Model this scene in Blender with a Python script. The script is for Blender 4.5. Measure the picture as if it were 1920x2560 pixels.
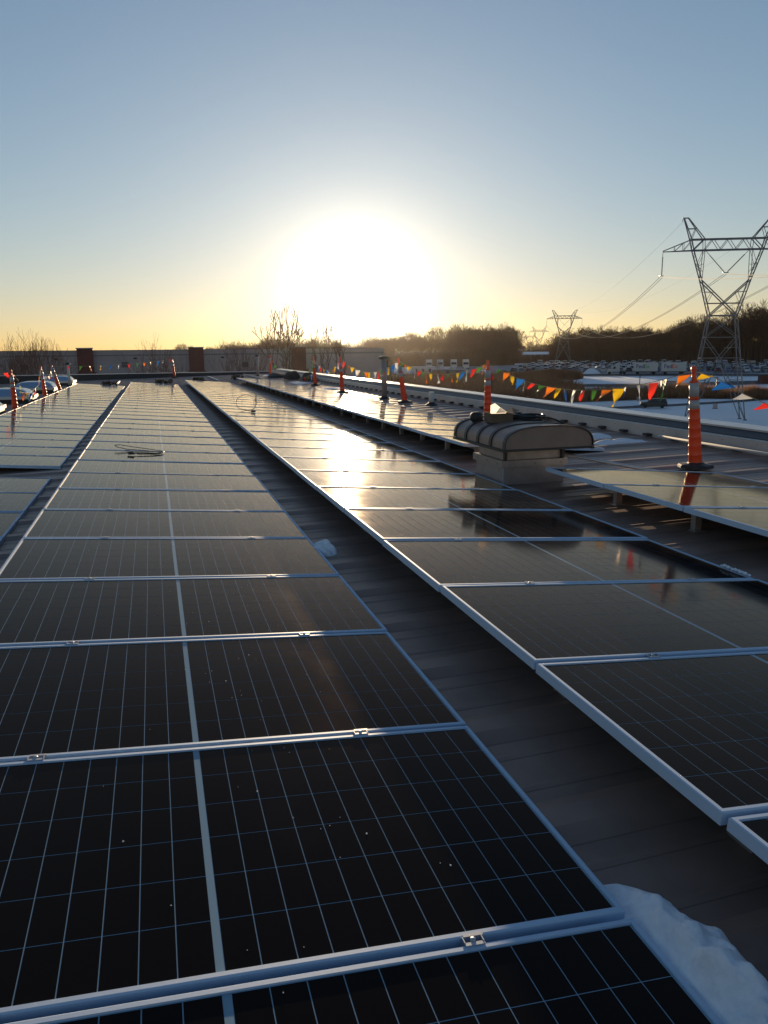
import bpy, bmesh, math, random
from mathutils import Vector, Matrix, noise

# ---------------------------------------------------------------- camera, sky, sun, exposure
random.seed(7)
R = math.radians
scene = bpy.context.scene
COL = scene.collection
for o in list(bpy.data.objects):
    bpy.data.objects.remove(o)

CZ = 11.0                                   # eye height above the ground beside the warehouse
PSI, TH, RO = 0.28646, -0.20691, -0.010
fwd = Vector((math.sin(PSI) * math.cos(TH), math.cos(PSI) * math.cos(TH), math.sin(TH)))
rgt = Vector((math.cos(PSI), -math.sin(PSI), 0))
upv = rgt.cross(fwd)
r2 = rgt * math.cos(RO) + upv * math.sin(RO)
u2 = -rgt * math.sin(RO) + upv * math.cos(RO)
cam = bpy.data.cameras.new('camera')
camo = bpy.data.objects.new('camera', cam)
COL.objects.link(camo)
m = Matrix((r2, u2, -fwd)).transposed().to_4x4()
m.translation = (0, 0, CZ)
camo.matrix_world = m
cam.sensor_fit = 'AUTO'
cam.sensor_width = 36
cam.lens = 27.0
cam.clip_start = 0.05
cam.clip_end = 20000
scene.camera = camo

SUN_AZ, SUN_EL = R(14.6), R(3.9)
SUNV = Vector((math.sin(SUN_AZ) * math.cos(SUN_EL), math.cos(SUN_AZ) * math.cos(SUN_EL), math.sin(SUN_EL)))
world = bpy.data.worlds.new('World')
scene.world = world
world.use_nodes = True
wn, wl = world.node_tree.nodes, world.node_tree.links
wn.clear()
wout = wn.new('ShaderNodeOutputWorld')
bg = wn.new('ShaderNodeBackground')
sky = wn.new('ShaderNodeTexSky')
sky.sky_type = 'NISHITA'
sky.sun_disc = False
sky.sun_elevation = SUN_EL
sky.sun_rotation = SUN_AZ
sky.altitude = 200
sky.air_density = 1.0
sky.dust_density = 0.1
sky.ozone_density = 3.0
# aureole of thin air glow around the low sun, added to the sky
tc = wn.new('ShaderNodeTexCoord')
dot = wn.new('ShaderNodeVectorMath'); dot.operation = 'DOT_PRODUCT'
dot.inputs[1].default_value = SUNV
wl.new(tc.outputs['Generated'], dot.inputs[0])
ac = wn.new('ShaderNodeMath'); ac.operation = 'ARCCOSINE'
wl.new(dot.outputs['Value'], ac.inputs[0])
def expo(sigma, amp, col):
    d = wn.new('ShaderNodeMath'); d.operation = 'MULTIPLY'; d.inputs[1].default_value = -1.0 / sigma
    wl.new(ac.outputs[0], d.inputs[0])
    e = wn.new('ShaderNodeMath'); e.operation = 'EXPONENT'
    wl.new(d.outputs[0], e.inputs[0])
    s = wn.new('ShaderNodeVectorMath'); s.operation = 'SCALE'
    s.inputs[0].default_value = [c * amp for c in col]
    wl.new(e.outputs[0], s.inputs['Scale'])
    return s.outputs[0]
TONE = 0.2523                                # background strength x exposure factor
g1 = expo(R(1.2), 12.0 / TONE, (1.0, 0.93, 0.80))
g2 = expo(R(7.48), 0.56 / TONE, (1.0, 1.03, 0.80))
# soft shoulder, so that the horizon band keeps its colour as in the photograph: c / (1 + k c)
tint = wn.new('ShaderNodeVectorMath'); tint.operation = 'MULTIPLY'
tint.inputs[1].default_value = (1.32, 1.0, 0.915)
wl.new(sky.outputs[0], tint.inputs[0])
den = wn.new('ShaderNodeVectorMath'); den.operation = 'MULTIPLY_ADD'
k_ = 0.56 * 0.251
den.inputs[1].default_value = (k_, k_, k_); den.inputs[2].default_value = (1, 1, 1)
wl.new(tint.outputs[0], den.inputs[0])
dv = wn.new('ShaderNodeVectorMath'); dv.operation = 'DIVIDE'
wl.new(tint.outputs[0], dv.inputs[0]); wl.new(den.outputs[0], dv.inputs[1])
ad1 = wn.new('ShaderNodeVectorMath'); ad1.operation = 'ADD'
ad2 = wn.new('ShaderNodeVectorMath'); ad2.operation = 'ADD'
wl.new(g1, ad1.inputs[0]); wl.new(g2, ad1.inputs[1])
wl.new(dv.outputs[0], ad2.inputs[0]); wl.new(ad1.outputs[0], ad2.inputs[1])
wl.new(ad2.outputs[0], bg.inputs['Color'])
bg.inputs['Strength'].default_value = 0.15
wl.new(bg.outputs[0], wout.inputs['Surface'])

sl = bpy.data.lights.new('sun', 'SUN')
sl.energy = 5.0
sl.angle = R(0.55)
sl.color = (1.0, 0.74, 0.46)
so = bpy.data.objects.new('sun', sl)
COL.objects.link(so)
so.rotation_euler = (-SUNV).to_track_quat('-Z', 'Y').to_euler()
so.location = (0, 0, 60)

scene.view_settings.view_transform = 'Standard'
scene.view_settings.look = 'None'
scene.view_settings.exposure = 0.75
scene.view_settings.gamma = 1.0
scene.view_settings.use_curve_mapping = False
scene.render.engine = 'CYCLES'
scene.cycles.max_bounces = 6

# ---------------------------------------------------------------- helpers
def tag(o, label=None, cat=None, group=None, kind=None):
    if label: o['label'] = label
    if cat: o['category'] = cat
    if group: o['group'] = group
    if kind: o['kind'] = kind
    return o

def empty(name, loc, rz=0, label=None, cat=None, group=None):
    o = bpy.data.objects.new(name, None)
    o.empty_display_size = 0.2
    COL.objects.link(o)
    o.location = loc
    o.rotation_euler = (0, 0, rz)
    return tag(o, label, cat, group)

class MB:
    """collects shapes, builds one mesh"""
    def __init__(s): s.v, s.f, s.mi, s.cur, s.sm = [], [], [], 0, []
    def add(s, vs, fs, smooth=False):
        b = len(s.v)
        s.v += [tuple(v) for v in vs]
        for f in fs:
            s.f.append([b + i for i in f]); s.mi.append(s.cur); s.sm.append(smooth)
    def box(s, lo, hi, M=None):
        x0, y0, z0 = lo; x1, y1, z1 = hi
        vs = [(x0,y0,z0),(x1,y0,z0),(x1,y1,z0),(x0,y1,z0),(x0,y0,z1),(x1,y0,z1),(x1,y1,z1),(x0,y1,z1)]
        if M: vs = [M @ Vector(v) for v in vs]
        s.add(vs, [(0,3,2,1),(4,5,6,7),(0,1,5,4),(1,2,6,5),(2,3,7,6),(3,0,4,7)])
    def bar(s, a, b, r, n=4, r2_=None, smooth=False, cap=True, twist=0.785):
        a, b = Vector(a), Vector(b)
        d = (b - a)
        if d.length < 1e-6: return
        d.normalize()
        x = d.orthogonal().normalized(); y = d.cross(x)
        if r2_ is None: r2_ = r
        vs = []
        for p, rr in ((a, r), (b, r2_)):
            for i in range(n):
                t = 2 * math.pi * i / n + twist
                vs.append(p + x * (math.cos(t) * rr) + y * (math.sin(t) * rr))
        fs = [(i, (i + 1) % n, n + (i + 1) % n, n + i) for i in range(n)]
        if cap: fs += [tuple(range(n))[::-1], tuple(range(n, 2 * n))]
        s.add(vs, fs, smooth)
    def tube(s, pts, r, n=6, smooth=True):
        pts = [Vector(p) for p in pts]
        vs, k = [], len(pts)
        x = None
        for i, p in enumerate(pts):
            d = (pts[min(i + 1, k - 1)] - pts[max(i - 1, 0)]).normalized()
            if x is None: x = d.orthogonal().normalized()
            x = (x - d * x.dot(d)).normalized(); y = d.cross(x)
            rr = r[i] if isinstance(r, (list, tuple)) else r
            for j in range(n):
                t = 2 * math.pi * j / n
                vs.append(p + x * math.cos(t) * rr + y * math.sin(t) * rr)
        fs = []
        for i in range(k - 1):
            for j in range(n):
                fs.append((i*n+j, i*n+(j+1)%n, (i+1)*n+(j+1)%n, (i+1)*n+j))
        fs += [tuple(range(n))[::-1], tuple(range((k-1)*n, k*n))]
        s.add(vs, fs, smooth)
    def lathe(s, prof, n=16, c=(0,0,0), smooth=True, M=None):
        vs = []
        for r, z in prof:
            for j in range(n):
                t = 2 * math.pi * j / n
                v = Vector((c[0] + r * math.cos(t), c[1] + r * math.sin(t), c[2] + z))
                vs.append(M @ v if M else v)
        fs = []
        for i in range(len(prof) - 1):
            for j in range(n):
                fs.append((i*n+j, i*n+(j+1)%n, (i+1)*n+(j+1)%n, (i+1)*n+j))
        fs += [tuple(range(n))[::-1], tuple(range((len(prof)-1)*n, len(prof)*n))]
        s.add(vs, fs, smooth)
    def prism(s, prof, axis, a, b):
        """profile extruded along an axis; prof is (p,q) ccw"""
        n = len(prof)
        def P(p, q, t):
            return {'x': (t, p, q), 'y': (p, t, q), 'z': (p, q, t)}[axis]
        vs = [P(p, q, a) for p, q in prof] + [P(p, q, b) for p, q in prof]
        fs = [(i, (i+1) % n, n + (i+1) % n, n + i) for i in range(n)] + [tuple(range(n))[::-1], tuple(range(n, 2*n))]
        s.add(vs, fs)
    def mesh(s, name, mats):
        me = bpy.data.meshes.new(name)
        me.from_pydata(s.v, [], s.f)
        for mt in (mats if isinstance(mats, (list, tuple)) else [mats]): me.materials.append(mt)
        me.polygons.foreach_set('material_index', s.mi)
        me.polygons.foreach_set('use_smooth', s.sm)
        me.update()
        return me
    def fix(s, me):
        bm = bmesh.new(); bm.from_mesh(me)
        bmesh.ops.recalc_face_normals(bm, faces=bm.faces)
        bm.to_mesh(me); bm.free()
    def build(s, name, mats, parent=None, label=None, cat=None, group=None, kind=None, loc=None, fix=True):
        me = s.mesh(name, mats)
        if fix: s.fix(me)
        return put(name, me, parent, label, cat, group, kind, loc)

def put(name, me, parent=None, label=None, cat=None, group=None, kind=None, loc=None):
    o = bpy.data.objects.new(name, me)
    COL.objects.link(o)
    if parent: o.parent = parent
    if loc is not None: o.location = loc
    return tag(o, label, cat, group, kind)

def copy_tree(o, parent=None):
    c = o.copy()
    COL.objects.link(c)
    c.parent = parent
    for ch in list(o.children): copy_tree(ch, c)
    return c

# ---------------------------------------------------------------- materials
GLASS_R, GLASS_IOR = 0.085, 1.19
AR_GRAZE, AR_STEEP = (1.0, 0.90, 0.79), (0.92, 0.64, 0.50)    # warm gloss tint: coating, plus the sun flare's veil put into colour
def mat(name, col, rough=0.6, metal=0.0, ior=1.5, noise=None, bump=None, coat=0.0, transl=0.0, spec=None):
    """noise = (scale, colour2, detail) ; bump = (scale, strength)"""
    mt = bpy.data.materials.new(name)
    mt.use_nodes = True
    nt = mt.node_tree; n, l = nt.nodes, nt.links
    b = n['Principled BSDF']
    b.inputs['Base Color'].default_value = (*col, 1)
    b.inputs['Roughness'].default_value = rough
    b.inputs['Metallic'].default_value = metal
    b.inputs['IOR'].default_value = ior
    if spec is not None: b.inputs['Specular IOR Level'].default_value = spec
    if coat: b.inputs['Coat Weight'].default_value = coat; b.inputs['Coat Roughness'].default_value = 0.12
    if noise or bump:
        t = n.new('ShaderNodeTexCoord')
    if noise:
        nz = n.new('ShaderNodeTexNoise')
        nz.inputs['Scale'].default_value = noise[0]
        nz.inputs['Detail'].default_value = noise[2] if len(noise) > 2 else 5
        nz.inputs['Roughness'].default_value = 0.62
        l.new(t.outputs['Object'], nz.inputs['Vector'])
        rp = n.new('ShaderNodeValToRGB')
        rp.color_ramp.elements[0].position = 0.34; rp.color_ramp.elements[0].color = (*col, 1)
        rp.color_ramp.elements[1].position = 0.68; rp.color_ramp.elements[1].color = (*noise[1], 1)
        l.new(nz.outputs['Fac'], rp.inputs['Fac'])
        l.new(rp.outputs['Color'], b.inputs['Base Color'])
    if bump:
        nb = n.new('ShaderNodeTexNoise')
        nb.inputs['Scale'].default_value = bump[0]; nb.inputs['Detail'].default_value = 4
        l.new(t.outputs['Object'], nb.inputs['Vector'])
        bp = n.new('ShaderNodeBump'); bp.inputs['Strength'].default_value = bump[1]
        bp.inputs['Distance'].default_value = bump[2] if len(bump) > 2 else 0.02
        l.new(nb.outputs['Fac'], bp.inputs['Height'])
        l.new(bp.outputs['Normal'], b.inputs['Normal'])
    if transl:
        tr = n.new('ShaderNodeBsdfTranslucent'); tr.inputs['Color'].default_value = (*col, 1)
        mx = n.new('ShaderNodeMixShader'); mx.inputs['Fac'].default_value = transl
        l.new(b.outputs[0], mx.inputs[1]); l.new(tr.outputs[0], mx.inputs[2])
        l.new(mx.outputs[0], n['Material Output'].inputs['Surface'])
    return mt

def coated(mt):
    """swap the Principled shader for cells under anti-reflective solar glass: diffuse below a tinted Fresnel gloss"""
    nt = mt.node_tree; n, l = nt.nodes, nt.links
    p = n['Principled BSDF']; d = n.new('ShaderNodeBsdfDiffuse'); g_ = n.new('ShaderNodeBsdfGlossy')
    if p.inputs['Base Color'].is_linked: l.new(p.inputs['Base Color'].links[0].from_socket, d.inputs['Color'])
    else: d.inputs['Color'].default_value = p.inputs['Base Color'].default_value
    fr = n.new('ShaderNodeFresnel'); fr.inputs['IOR'].default_value = GLASS_IOR
    lw = n.new('ShaderNodeLayerWeight'); mr = n.new('ShaderNodeMapRange')
    mr.inputs[1].default_value = .58; mr.inputs[2].default_value = .88
    l.new(lw.outputs['Facing'], mr.inputs[0])
    mc = n.new('ShaderNodeMix'); mc.data_type = 'RGBA'
    mc.inputs[6].default_value = (*AR_STEEP, 1); mc.inputs[7].default_value = (*AR_GRAZE, 1)
    l.new(mr.outputs[0], mc.inputs[0]); l.new(mc.outputs[2], g_.inputs['Color'])
    t = n.new('ShaderNodeTexCoord'); nz = n.new('ShaderNodeTexNoise')      # thin uneven film of dust and dried drops
    nz.inputs['Scale'].default_value = 2.3; nz.inputs['Detail'].default_value = 8; nz.inputs['Roughness'].default_value = .7
    ad = n.new('ShaderNodeVectorMath'); ad.operation = 'ADD'; oi = n.new('ShaderNodeObjectInfo')
    l.new(t.outputs['Object'], ad.inputs[0]); l.new(oi.outputs['Location'], ad.inputs[1]); l.new(ad.outputs[0], nz.inputs['Vector'])
    rr = n.new('ShaderNodeMapRange'); rr.inputs[1].default_value = .35; rr.inputs[2].default_value = .7
    rr.inputs[3].default_value = GLASS_R * .85; rr.inputs[4].default_value = GLASS_R * 1.5
    l.new(nz.outputs['Fac'], rr.inputs[0]); l.new(rr.outputs[0], g_.inputs['Roughness'])
    mx = n.new('ShaderNodeMixShader'); l.new(fr.outputs[0], mx.inputs[0]); l.new(d.outputs[0], mx.inputs[1]); l.new(g_.outputs[0], mx.inputs[2])
    n.remove(p); l.new(mx.outputs[0], n['Material Output'].inputs['Surface'])
    return mt
M_alu = mat('anodised_aluminium', (0.47, 0.60, 0.76), 0.55, 0.10, bump=(90, 0.04, 0.002))
M_alud = mat('clamp_aluminium', (0.42, 0.45, 0.50), 0.5, 0.5)
M_cell = mat('silicon_cell', (0.0065, 0.0062, 0.0075), GLASS_R, 0, GLASS_IOR, noise=(3.0, (0.0095, 0.0085, 0.0085), 6))
M_back = mat('cell_gap_sheet', (0.25, 0.37, 0.46), GLASS_R, 0, GLASS_IOR)
coated(M_cell); coated(M_back)
M_roof = mat('galvalume_roof', (0.34, 0.222, 0.175), 0.50, 0.22, noise=(2.1, (0.22, 0.146, 0.116), 9), bump=(7, 0.05, 0.01))
M_white = mat('white_flashing', (0.64, 0.58, 0.53), 0.5, 0.0, noise=(2.2, (0.52, 0.475, 0.435), 6))
M_dark = mat('dark_trim', (0.045, 0.040, 0.042), 0.55, 0.0, noise=(4, (0.035, 0.032, 0.035)))
M_coping = mat('coping_metal', (0.52, 0.53, 0.55), 0.34, 0.6, noise=(2, (0.42, 0.43, 0.46)))
M_snow = mat('snow', (0.86, 0.88, 0.92), 0.8, 0, noise=(26, (0.72, 0.75, 0.80), 8), bump=(60, 0.55, 0.012))
M_galv = mat('galvanised_steel', (0.42, 0.35, 0.325), 0.40, 0.5, noise=(9, (0.33, 0.28, 0.26)))
M_hood = mat('hood_steel', (0.30, 0.205, 0.170), 0.46, 0.15, noise=(6, (0.245, 0.168, 0.140)))
M_seam = mat('hood_band', (0.05, 0.043, 0.040), 0.5, 0.2)
M_orange = mat('orange_plastic', (0.78, 0.115, 0.03), 0.42, 0, noise=(14, (0.66, 0.09, 0.025)), transl=0.18)
M_refl = mat('reflective_band', (0.46, 0.46, 0.45), 0.4, 0, noise=(30, (0.36, 0.36, 0.36)))
M_rubber = mat('black_rubber', (0.02, 0.02, 0.021), 0.6, 0, noise=(8, (0.035, 0.032, 0.03)))
M_cable = mat('black_cable', (0.012, 0.012, 0.013), 0.45)
M_card = mat('brown_cardboard', (0.16, 0.105, 0.065), 0.85, noise=(9, (0.12, 0.08, 0.05)))
M_paper = mat('white_paper', (0.85, 0.83, 0.78), 0.8, transl=0.75)
M_pvc = mat('white_pipe', (0.56, 0.55, 0.52), 0.85, spec=.15)
M_steel = mat('tower_steel', (0.21, 0.195, 0.185), 0.5, 0.3)
M_ins = mat('insulator_glass', (0.05, 0.055, 0.06), 0.3)
M_wire = mat('conductor', (0.20, 0.185, 0.16), 0.7, 0.0)
M_bark = mat('winter_bark', (0.16, 0.083, 0.046), 0.9, noise=(0.8, (0.11, 0.058, 0.033)))
M_brush = mat('dry_grass', (0.34, 0.175, 0.085), 0.95, noise=(0.12, (0.19, 0.098, 0.052)), transl=0.35)
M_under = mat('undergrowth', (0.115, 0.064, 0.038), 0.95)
M_wall = mat('precast_concrete', (0.37, 0.295, 0.265), 0.85, noise=(0.35, (0.30, 0.24, 0.215), 7))
M_band = mat('wall_band', (0.19, 0.165, 0.155), 0.85)
M_brick = mat('red_brick', (0.15, 0.048, 0.03), 0.85, noise=(1.2, (0.11, 0.038, 0.025)))
M_asph = mat('asphalt', (0.052, 0.052, 0.055), 0.9, noise=(0.25, (0.085, 0.085, 0.09), 7))
M_lot = mat('salted_lot', (0.22, 0.22, 0.24), 0.9, noise=(0.2, (0.50, 0.51, 0.55), 7))
M_soil = mat('brown_soil', (0.16, 0.11, 0.075), 0.95, noise=(0.2, (0.24, 0.18, 0.13)))
M_dome = mat('skylight_acrylic', (0.30, 0.46, 0.66), 0.15, 0, transl=0.25)
M_curb = mat('skylight_curb', (0.66, 0.64, 0.58), 0.6)
M_tyre = mat('tyre', (0.02, 0.02, 0.02), 0.8)
M_glass = mat('vehicle_glass', (0.02, 0.025, 0.03), 0.08)
M_truckw = mat('white_truck_paint', (0.52, 0.52, 0.51), 0.4, coat=0.3)
M_purple = mat('purple_ink', (0.085, 0.03, 0.20), 0.5)
M_green = mat('green_ink', (0.10, 0.33, 0.10), 0.5)
M_oink = mat('orange_ink', (0.80, 0.16, 0.02), 0.5)
M_lamp = mat('headlight_lens', (0.75, 0.75, 0.72), 0.15)
M_bag = mat('brown_canvas', (0.055, 0.038, 0.028), 0.9, noise=(6, (0.08, 0.055, 0.04)))
FLAGC = {'red': (0.85, 0.045, 0.03), 'green': (0.09, 0.28, 0.05), 'orange': (0.90, 0.22, 0.02),
         'yellow': (0.80, 0.50, 0.02), 'blue': (0.02, 0.16, 0.55), 'white': (0.72, 0.72, 0.72)}
M_flag = {k: mat(k + '_flag', c, 0.5, transl=0.55) for k, c in FLAGC.items()}
M_string = mat('flag_string', (0.45, 0.36, 0.20), 0.8)

# ---------------------------------------------------------------- the ground and what lies flat on it
def ss(a, b, x):
    t = min(1, max(0, (x - a) / (b - a)))
    return t * t * (3 - 2 * t)
def terr(x, y):
    s = x * .515 + y * .857
    return 2.4 * ss(125, 255, s) + 2.2 * ss(255, 350, s)

def snow_ground_mat():
    mt = mat('snowy_ground', (0.80, 0.82, 0.86), 0.8)
    nt = mt.node_tree; n, l = nt.nodes, nt.links
    b = n['Principled BSDF']; t = n.new('ShaderNodeTexCoord')
    n1 = n.new('ShaderNodeTexNoise'); n1.inputs['Scale'].default_value = 0.05; n1.inputs['Detail'].default_value = 9
    n1.inputs['Roughness'].default_value = 0.7
    l.new(t.outputs['Object'], n1.inputs['Vector'])
    rp = n.new('ShaderNodeValToRGB')
    e = rp.color_ramp.elements
    e[0].position = 0.30; e[0].color = (0.24, 0.19, 0.14, 1)
    e[1].position = 0.40; e[1].color = (0.88, 0.89, 0.92, 1)
    l.new(n1.outputs['Fac'], rp.inputs['Fac']); l.new(rp.outputs['Color'], b.inputs['Base Color'])
    n2 = n.new('ShaderNodeTexNoise'); n2.inputs['Scale'].default_value = 0.35; n2.inputs['Detail'].default_value = 6
    l.new(t.outputs['Object'], n2.inputs['Vector'])
    bp = n.new('ShaderNodeBump'); bp.inputs['Strength'].default_value = 0.6; bp.inputs['Distance'].default_value = 0.5
    l.new(n2.outputs['Fac'], bp.inputs['Height']); l.new(bp.outputs['Normal'], b.inputs['Normal'])
    return mt
M_ground = snow_ground_mat()

def grid_lines(lo, hi, fine_lo, fine_hi, step, big):
    xs = []; x = lo
    while x < fine_lo: xs.append(x); x += big
    x = fine_lo
    while x < fine_hi: xs.append(x); x += step
    while x <= hi: xs.append(x); x += big
    return xs
g = MB()
gx = grid_lines(-4000, 6000, -100, 420, 10, 500); gy = grid_lines(-1000, 8000, -40, 560, 10, 500)
g.add([(x, y, terr(x, y)) for y in gy for x in gx],
      [(j*len(gx)+i, j*len(gx)+i+1, (j+1)*len(gx)+i+1, (j+1)*len(gx)+i) for j in range(len(gy)-1) for i in range(len(gx)-1)], True)
g.build('ground', M_ground, kind='structure', fix=False)

def interp(poly, t):
    k = t * (len(poly) - 1); i = min(int(k), len(poly) - 2); f = k - i
    return Vector(poly[i]).lerp(Vector(poly[i + 1]), f)
def strip(name, near, far, mt, lift, n=40, mrows=6, edge=0.0):
    b = MB(); vs = []
    for i in range(n + 1):
        a, c = interp(near, i / n), interp(far, i / n)
        w = edge * (random.random() - .5)
        for j in range(mrows + 1):
            p = a.lerp(c, j / mrows + (w * .1 if j in (0, mrows) else 0))
            vs.append((p.x, p.y, terr(p.x, p.y) + lift))
    k = mrows + 1
    b.add(vs, [(i*k+j, (i+1)*k+j, (i+1)*k+j+1, i*k+j+1) for i in range(n) for j in range(mrows)], True)
    return b.build(name, mt, kind='structure')
# truck road, access road, driveway, car lot, footpath
strip('road', [(60, 262), (124, 224.5), (161.4, 204), (178, 186), (240, 120)], [(70, 277), (132.7, 240), (171.6, 217), (192, 199), (255, 132)], M_asph, .10, edge=.6)
strip('road', [(95, 182), (103.5, 173.7), (123.8, 165.3), (143.6, 160.4), (180, 150), (230, 118)], [(98, 190), (108.6, 182.3), (129.9, 173.5), (157, 172), (178, 188), (238, 132)], M_asph, .08, edge=.8)
strip('driveway', [(50, 128), (78.3, 123), (96, 123.5), (118.7, 126.2), (170, 110)], [(50, 132.5), (79, 127), (97, 127), (119.5, 129), (172, 113)], M_asph, .06, edge=1.6)
strip('parking_lot', [(96, 262), (136, 243), (175, 216), (232, 176)], [(128, 318), (166, 296), (206, 268), (262, 226)], M_lot, .07)
strip('footpath', [(113, 148), (122, 142), (132, 134), (160, 116)], [(116, 153), (126, 146), (137, 138), (166, 119)], M_soil, .09, edge=2)
# brown banks under the reeds
strip('grass_bank', [(40, 170), (62, 158), (80.9, 137.8), (102.9, 137.1), (113, 131), (122, 124)], [(58, 262), (96, 232), (94, 157), (114.8, 153.1), (120, 142), (126, 132)], M_soil, .05, edge=.3)

# ---------------------------------------------------------------- the warehouse roof we stand on
ZR = CZ - 1.45
SL = math.tan(R(1.25))
def rz(x): return ZR + SL * x
XL, XR, YN, YF = -13.0, 7.02, -3.0, 48.0
roof = MB()
roof.add([(XL, YN, rz(XL)), (XR, YN, rz(XR)), (XR, YF, rz(XR)), (XL, YF, rz(XL)),
          (XL, YN, rz(XL)-.25), (XR, YN, rz(XR)-.25), (XR, YF, rz(XR)-.25), (XL, YF, rz(XL)-.25)],
         [(0,1,2,3), (7,6,5,4), (0,4,5,1), (1,5,6,2), (2,6,7,3), (3,7,4,0)])
roof_o = roof.build('roof', M_roof, kind='structure')
rib = MB()
h = .022
pf = [(-.115, 0), (-.045, h), (.045, h), (.115, 0)]
vs = []
for x in (XL + .02, XR - .02):
    for a, z in pf: vs.append((x, a, rz(x) + z + .001))
rib.add(vs, [(0,1,5,4), (1,2,6,5), (2,3,7,6), (0,3,2,1), (4,5,6,7)])
rib_me = rib.mesh('rib', M_roof); rib.fix(rib_me)
shade_mb = MB(); shade_mb.box((XR - .09, -.06, rz(XR) + .030), (XR - .005, .06, rz(XR) + .062))  # dark block at each rib closure, standing in for shadow under the flashing
shade_me = shade_mb.mesh('closure_shade', M_dark)
RIBY0 = 0.05
for k in range(79):
    y = RIBY0 + .61 * k
    o = put('rib', rib_me, roof_o); o.location.y = y
    o = put('closure_shade', shade_me, roof_o); o.location.y = y
# minor stiffening beads between the ribs: one part
bead = MB()
for k in range(79):
    for d in (.2, .4):
        y = RIBY0 + .61 * k + d
        if y > YF - .05: continue
        bead.add([(XL+.02, y-.02, rz(XL+.02)+.001), (XL+.02, y, rz(XL+.02)+.004), (XL+.02, y+.02, rz(XL+.02)+.001),
                  (XR-.02, y-.02, rz(XR-.02)+.001), (XR-.02, y, rz(XR-.02)+.004), (XR-.02, y+.02, rz(XR-.02)+.001)], [(0,1,4,3), (1,2,5,4)])
bo = bead.build('bead', M_roof, roof_o); bo['kind'] = 'stuff'

# eave kerb along the right edge, and the far parapet
par = empty('parapet', (XR, 0, rz(XR)), label='long pale metal parapet running along the right edge of the roof', cat='parapet')
Z0 = CZ - 1.12 - rz(XR); Z1 = CZ - 1.045 - rz(XR)
def lap(name, prof, mt, seg=3.05, gap=.006, proud=0):
    y = YN; k = 0
    while y < YF - .01:
        b = MB()
        y1 = min(y + seg, YF)
        b.prism(prof, 'y', y + gap, y1)
        b.build(name, mt, par)
        y = y1; k += 1
lap('inner_flashing', [(0, .006), (.012, .006), (.10, Z0-.02), (.10, Z0), (0, Z0), (0, .05)], M_white)
lap('dark_trim', [(.102, Z0-.06), (.29, Z0+.01), (.29, Z1-.004), (.275, Z1-.004), (.104, Z0+.012)], M_dark, 6.1)
lap('coping', [(.27, Z1-.002), (.60, Z1-.002), (.60, Z1+.012), (.585, Z1+.035), (.30, Z1+.022), (.27, Z1+.022)], M_coping)
b = MB(); b.prism([(.60, -.6), (.62, -.6), (.62, Z1+.01), (.602, Z1+.01)], 'y', YN, YF); b.build('fascia', M_white, par)
b = MB()
for y in [YN + .3 + i*.61 for i in range(82)]:
    b.lathe([(.006, 0), (.006, .004), (.002, .006)], 6, (0, 0, 0), M=Matrix.Translation((-.001, y, Z0 - .05)) @ Matrix.Rotation(-math.pi/2, 4, 'Y'))
s_ = b.build('screws', M_dark, par); s_['kind'] = 'stuff'

fp = empty('parapet', (0, YF, ZR), label='low dark parapet across the far end of the roof', cat='parapet')
ZT = 1.45 - 1.165
b = MB(); b.box((XL, 0.01, -.6), (7.60, .22, ZT - .02)); b.build('inner_face', M_dark, fp)
b = MB(); b.box((XL, -.03, ZT - .018), (7.62, .26, ZT + .012)); b.build('coping', M_coping, fp)
# warehouse walls below the roof
wh = empty('warehouse', (0, 22, 0), label='warehouse whose ribbed metal roof carries the solar panels', cat='warehouse')
b = MB(); b.box((XL, YN - 22, 0), (7.58, YF + .2 - 22, rz(XL) - .3)); b.build('wall', M_white, wh)

# ---------------------------------------------------------------- solar panels
W, PD, PITCH, TILT, TH_F = 2.0, 1.026, 1.0478, R(4.4), .038
LEFT_H = .236
def frame_mesh():
    b = MB(); e = .016; g_ = .0035; h = TH_F
    outer = [(0,0),(W,0),(W,PD),(0,PD)]; inner = [(e,e),(W-e,e),(W-e,PD-e),(e,PD-e)]
    rim = [(x+ (.004 if x == 0 else -.004), y + (.004 if y == 0 else -.004)) for x, y in outer]
    vs = [(x,y,-h) for x,y in outer] + [(x,y,-.003) for x,y in outer] + [(x,y,0) for x,y in rim] + [(x,y,0) for x,y in inner] + [(x,y,-g_-.004) for x,y in inner] + \
         [(x,y,-h) for x,y in [(.03,.03),(W-.03,.03),(W-.03,PD-.03),(.03,PD-.03)]]
    fs = []
    for i in range(4):
        j = (i+1) % 4
        for k in range(4): fs.append((k*4+i, k*4+j, k*4+4+j, k*4+4+i))
        fs.append((j, i, 20+i, 20+j)); fs.append((16+i,16+j,20+j,20+i))
    b.add(vs, fs)
    me = b.mesh('frame', M_alu); b.fix(me); return me
ME_frame = frame_mesh()
CW, CH = .0808, .1648          # half cell, with gap
EX = (W - 24 * CW - .018) / 2; EY = (PD - 6 * CH) / 2
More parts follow.
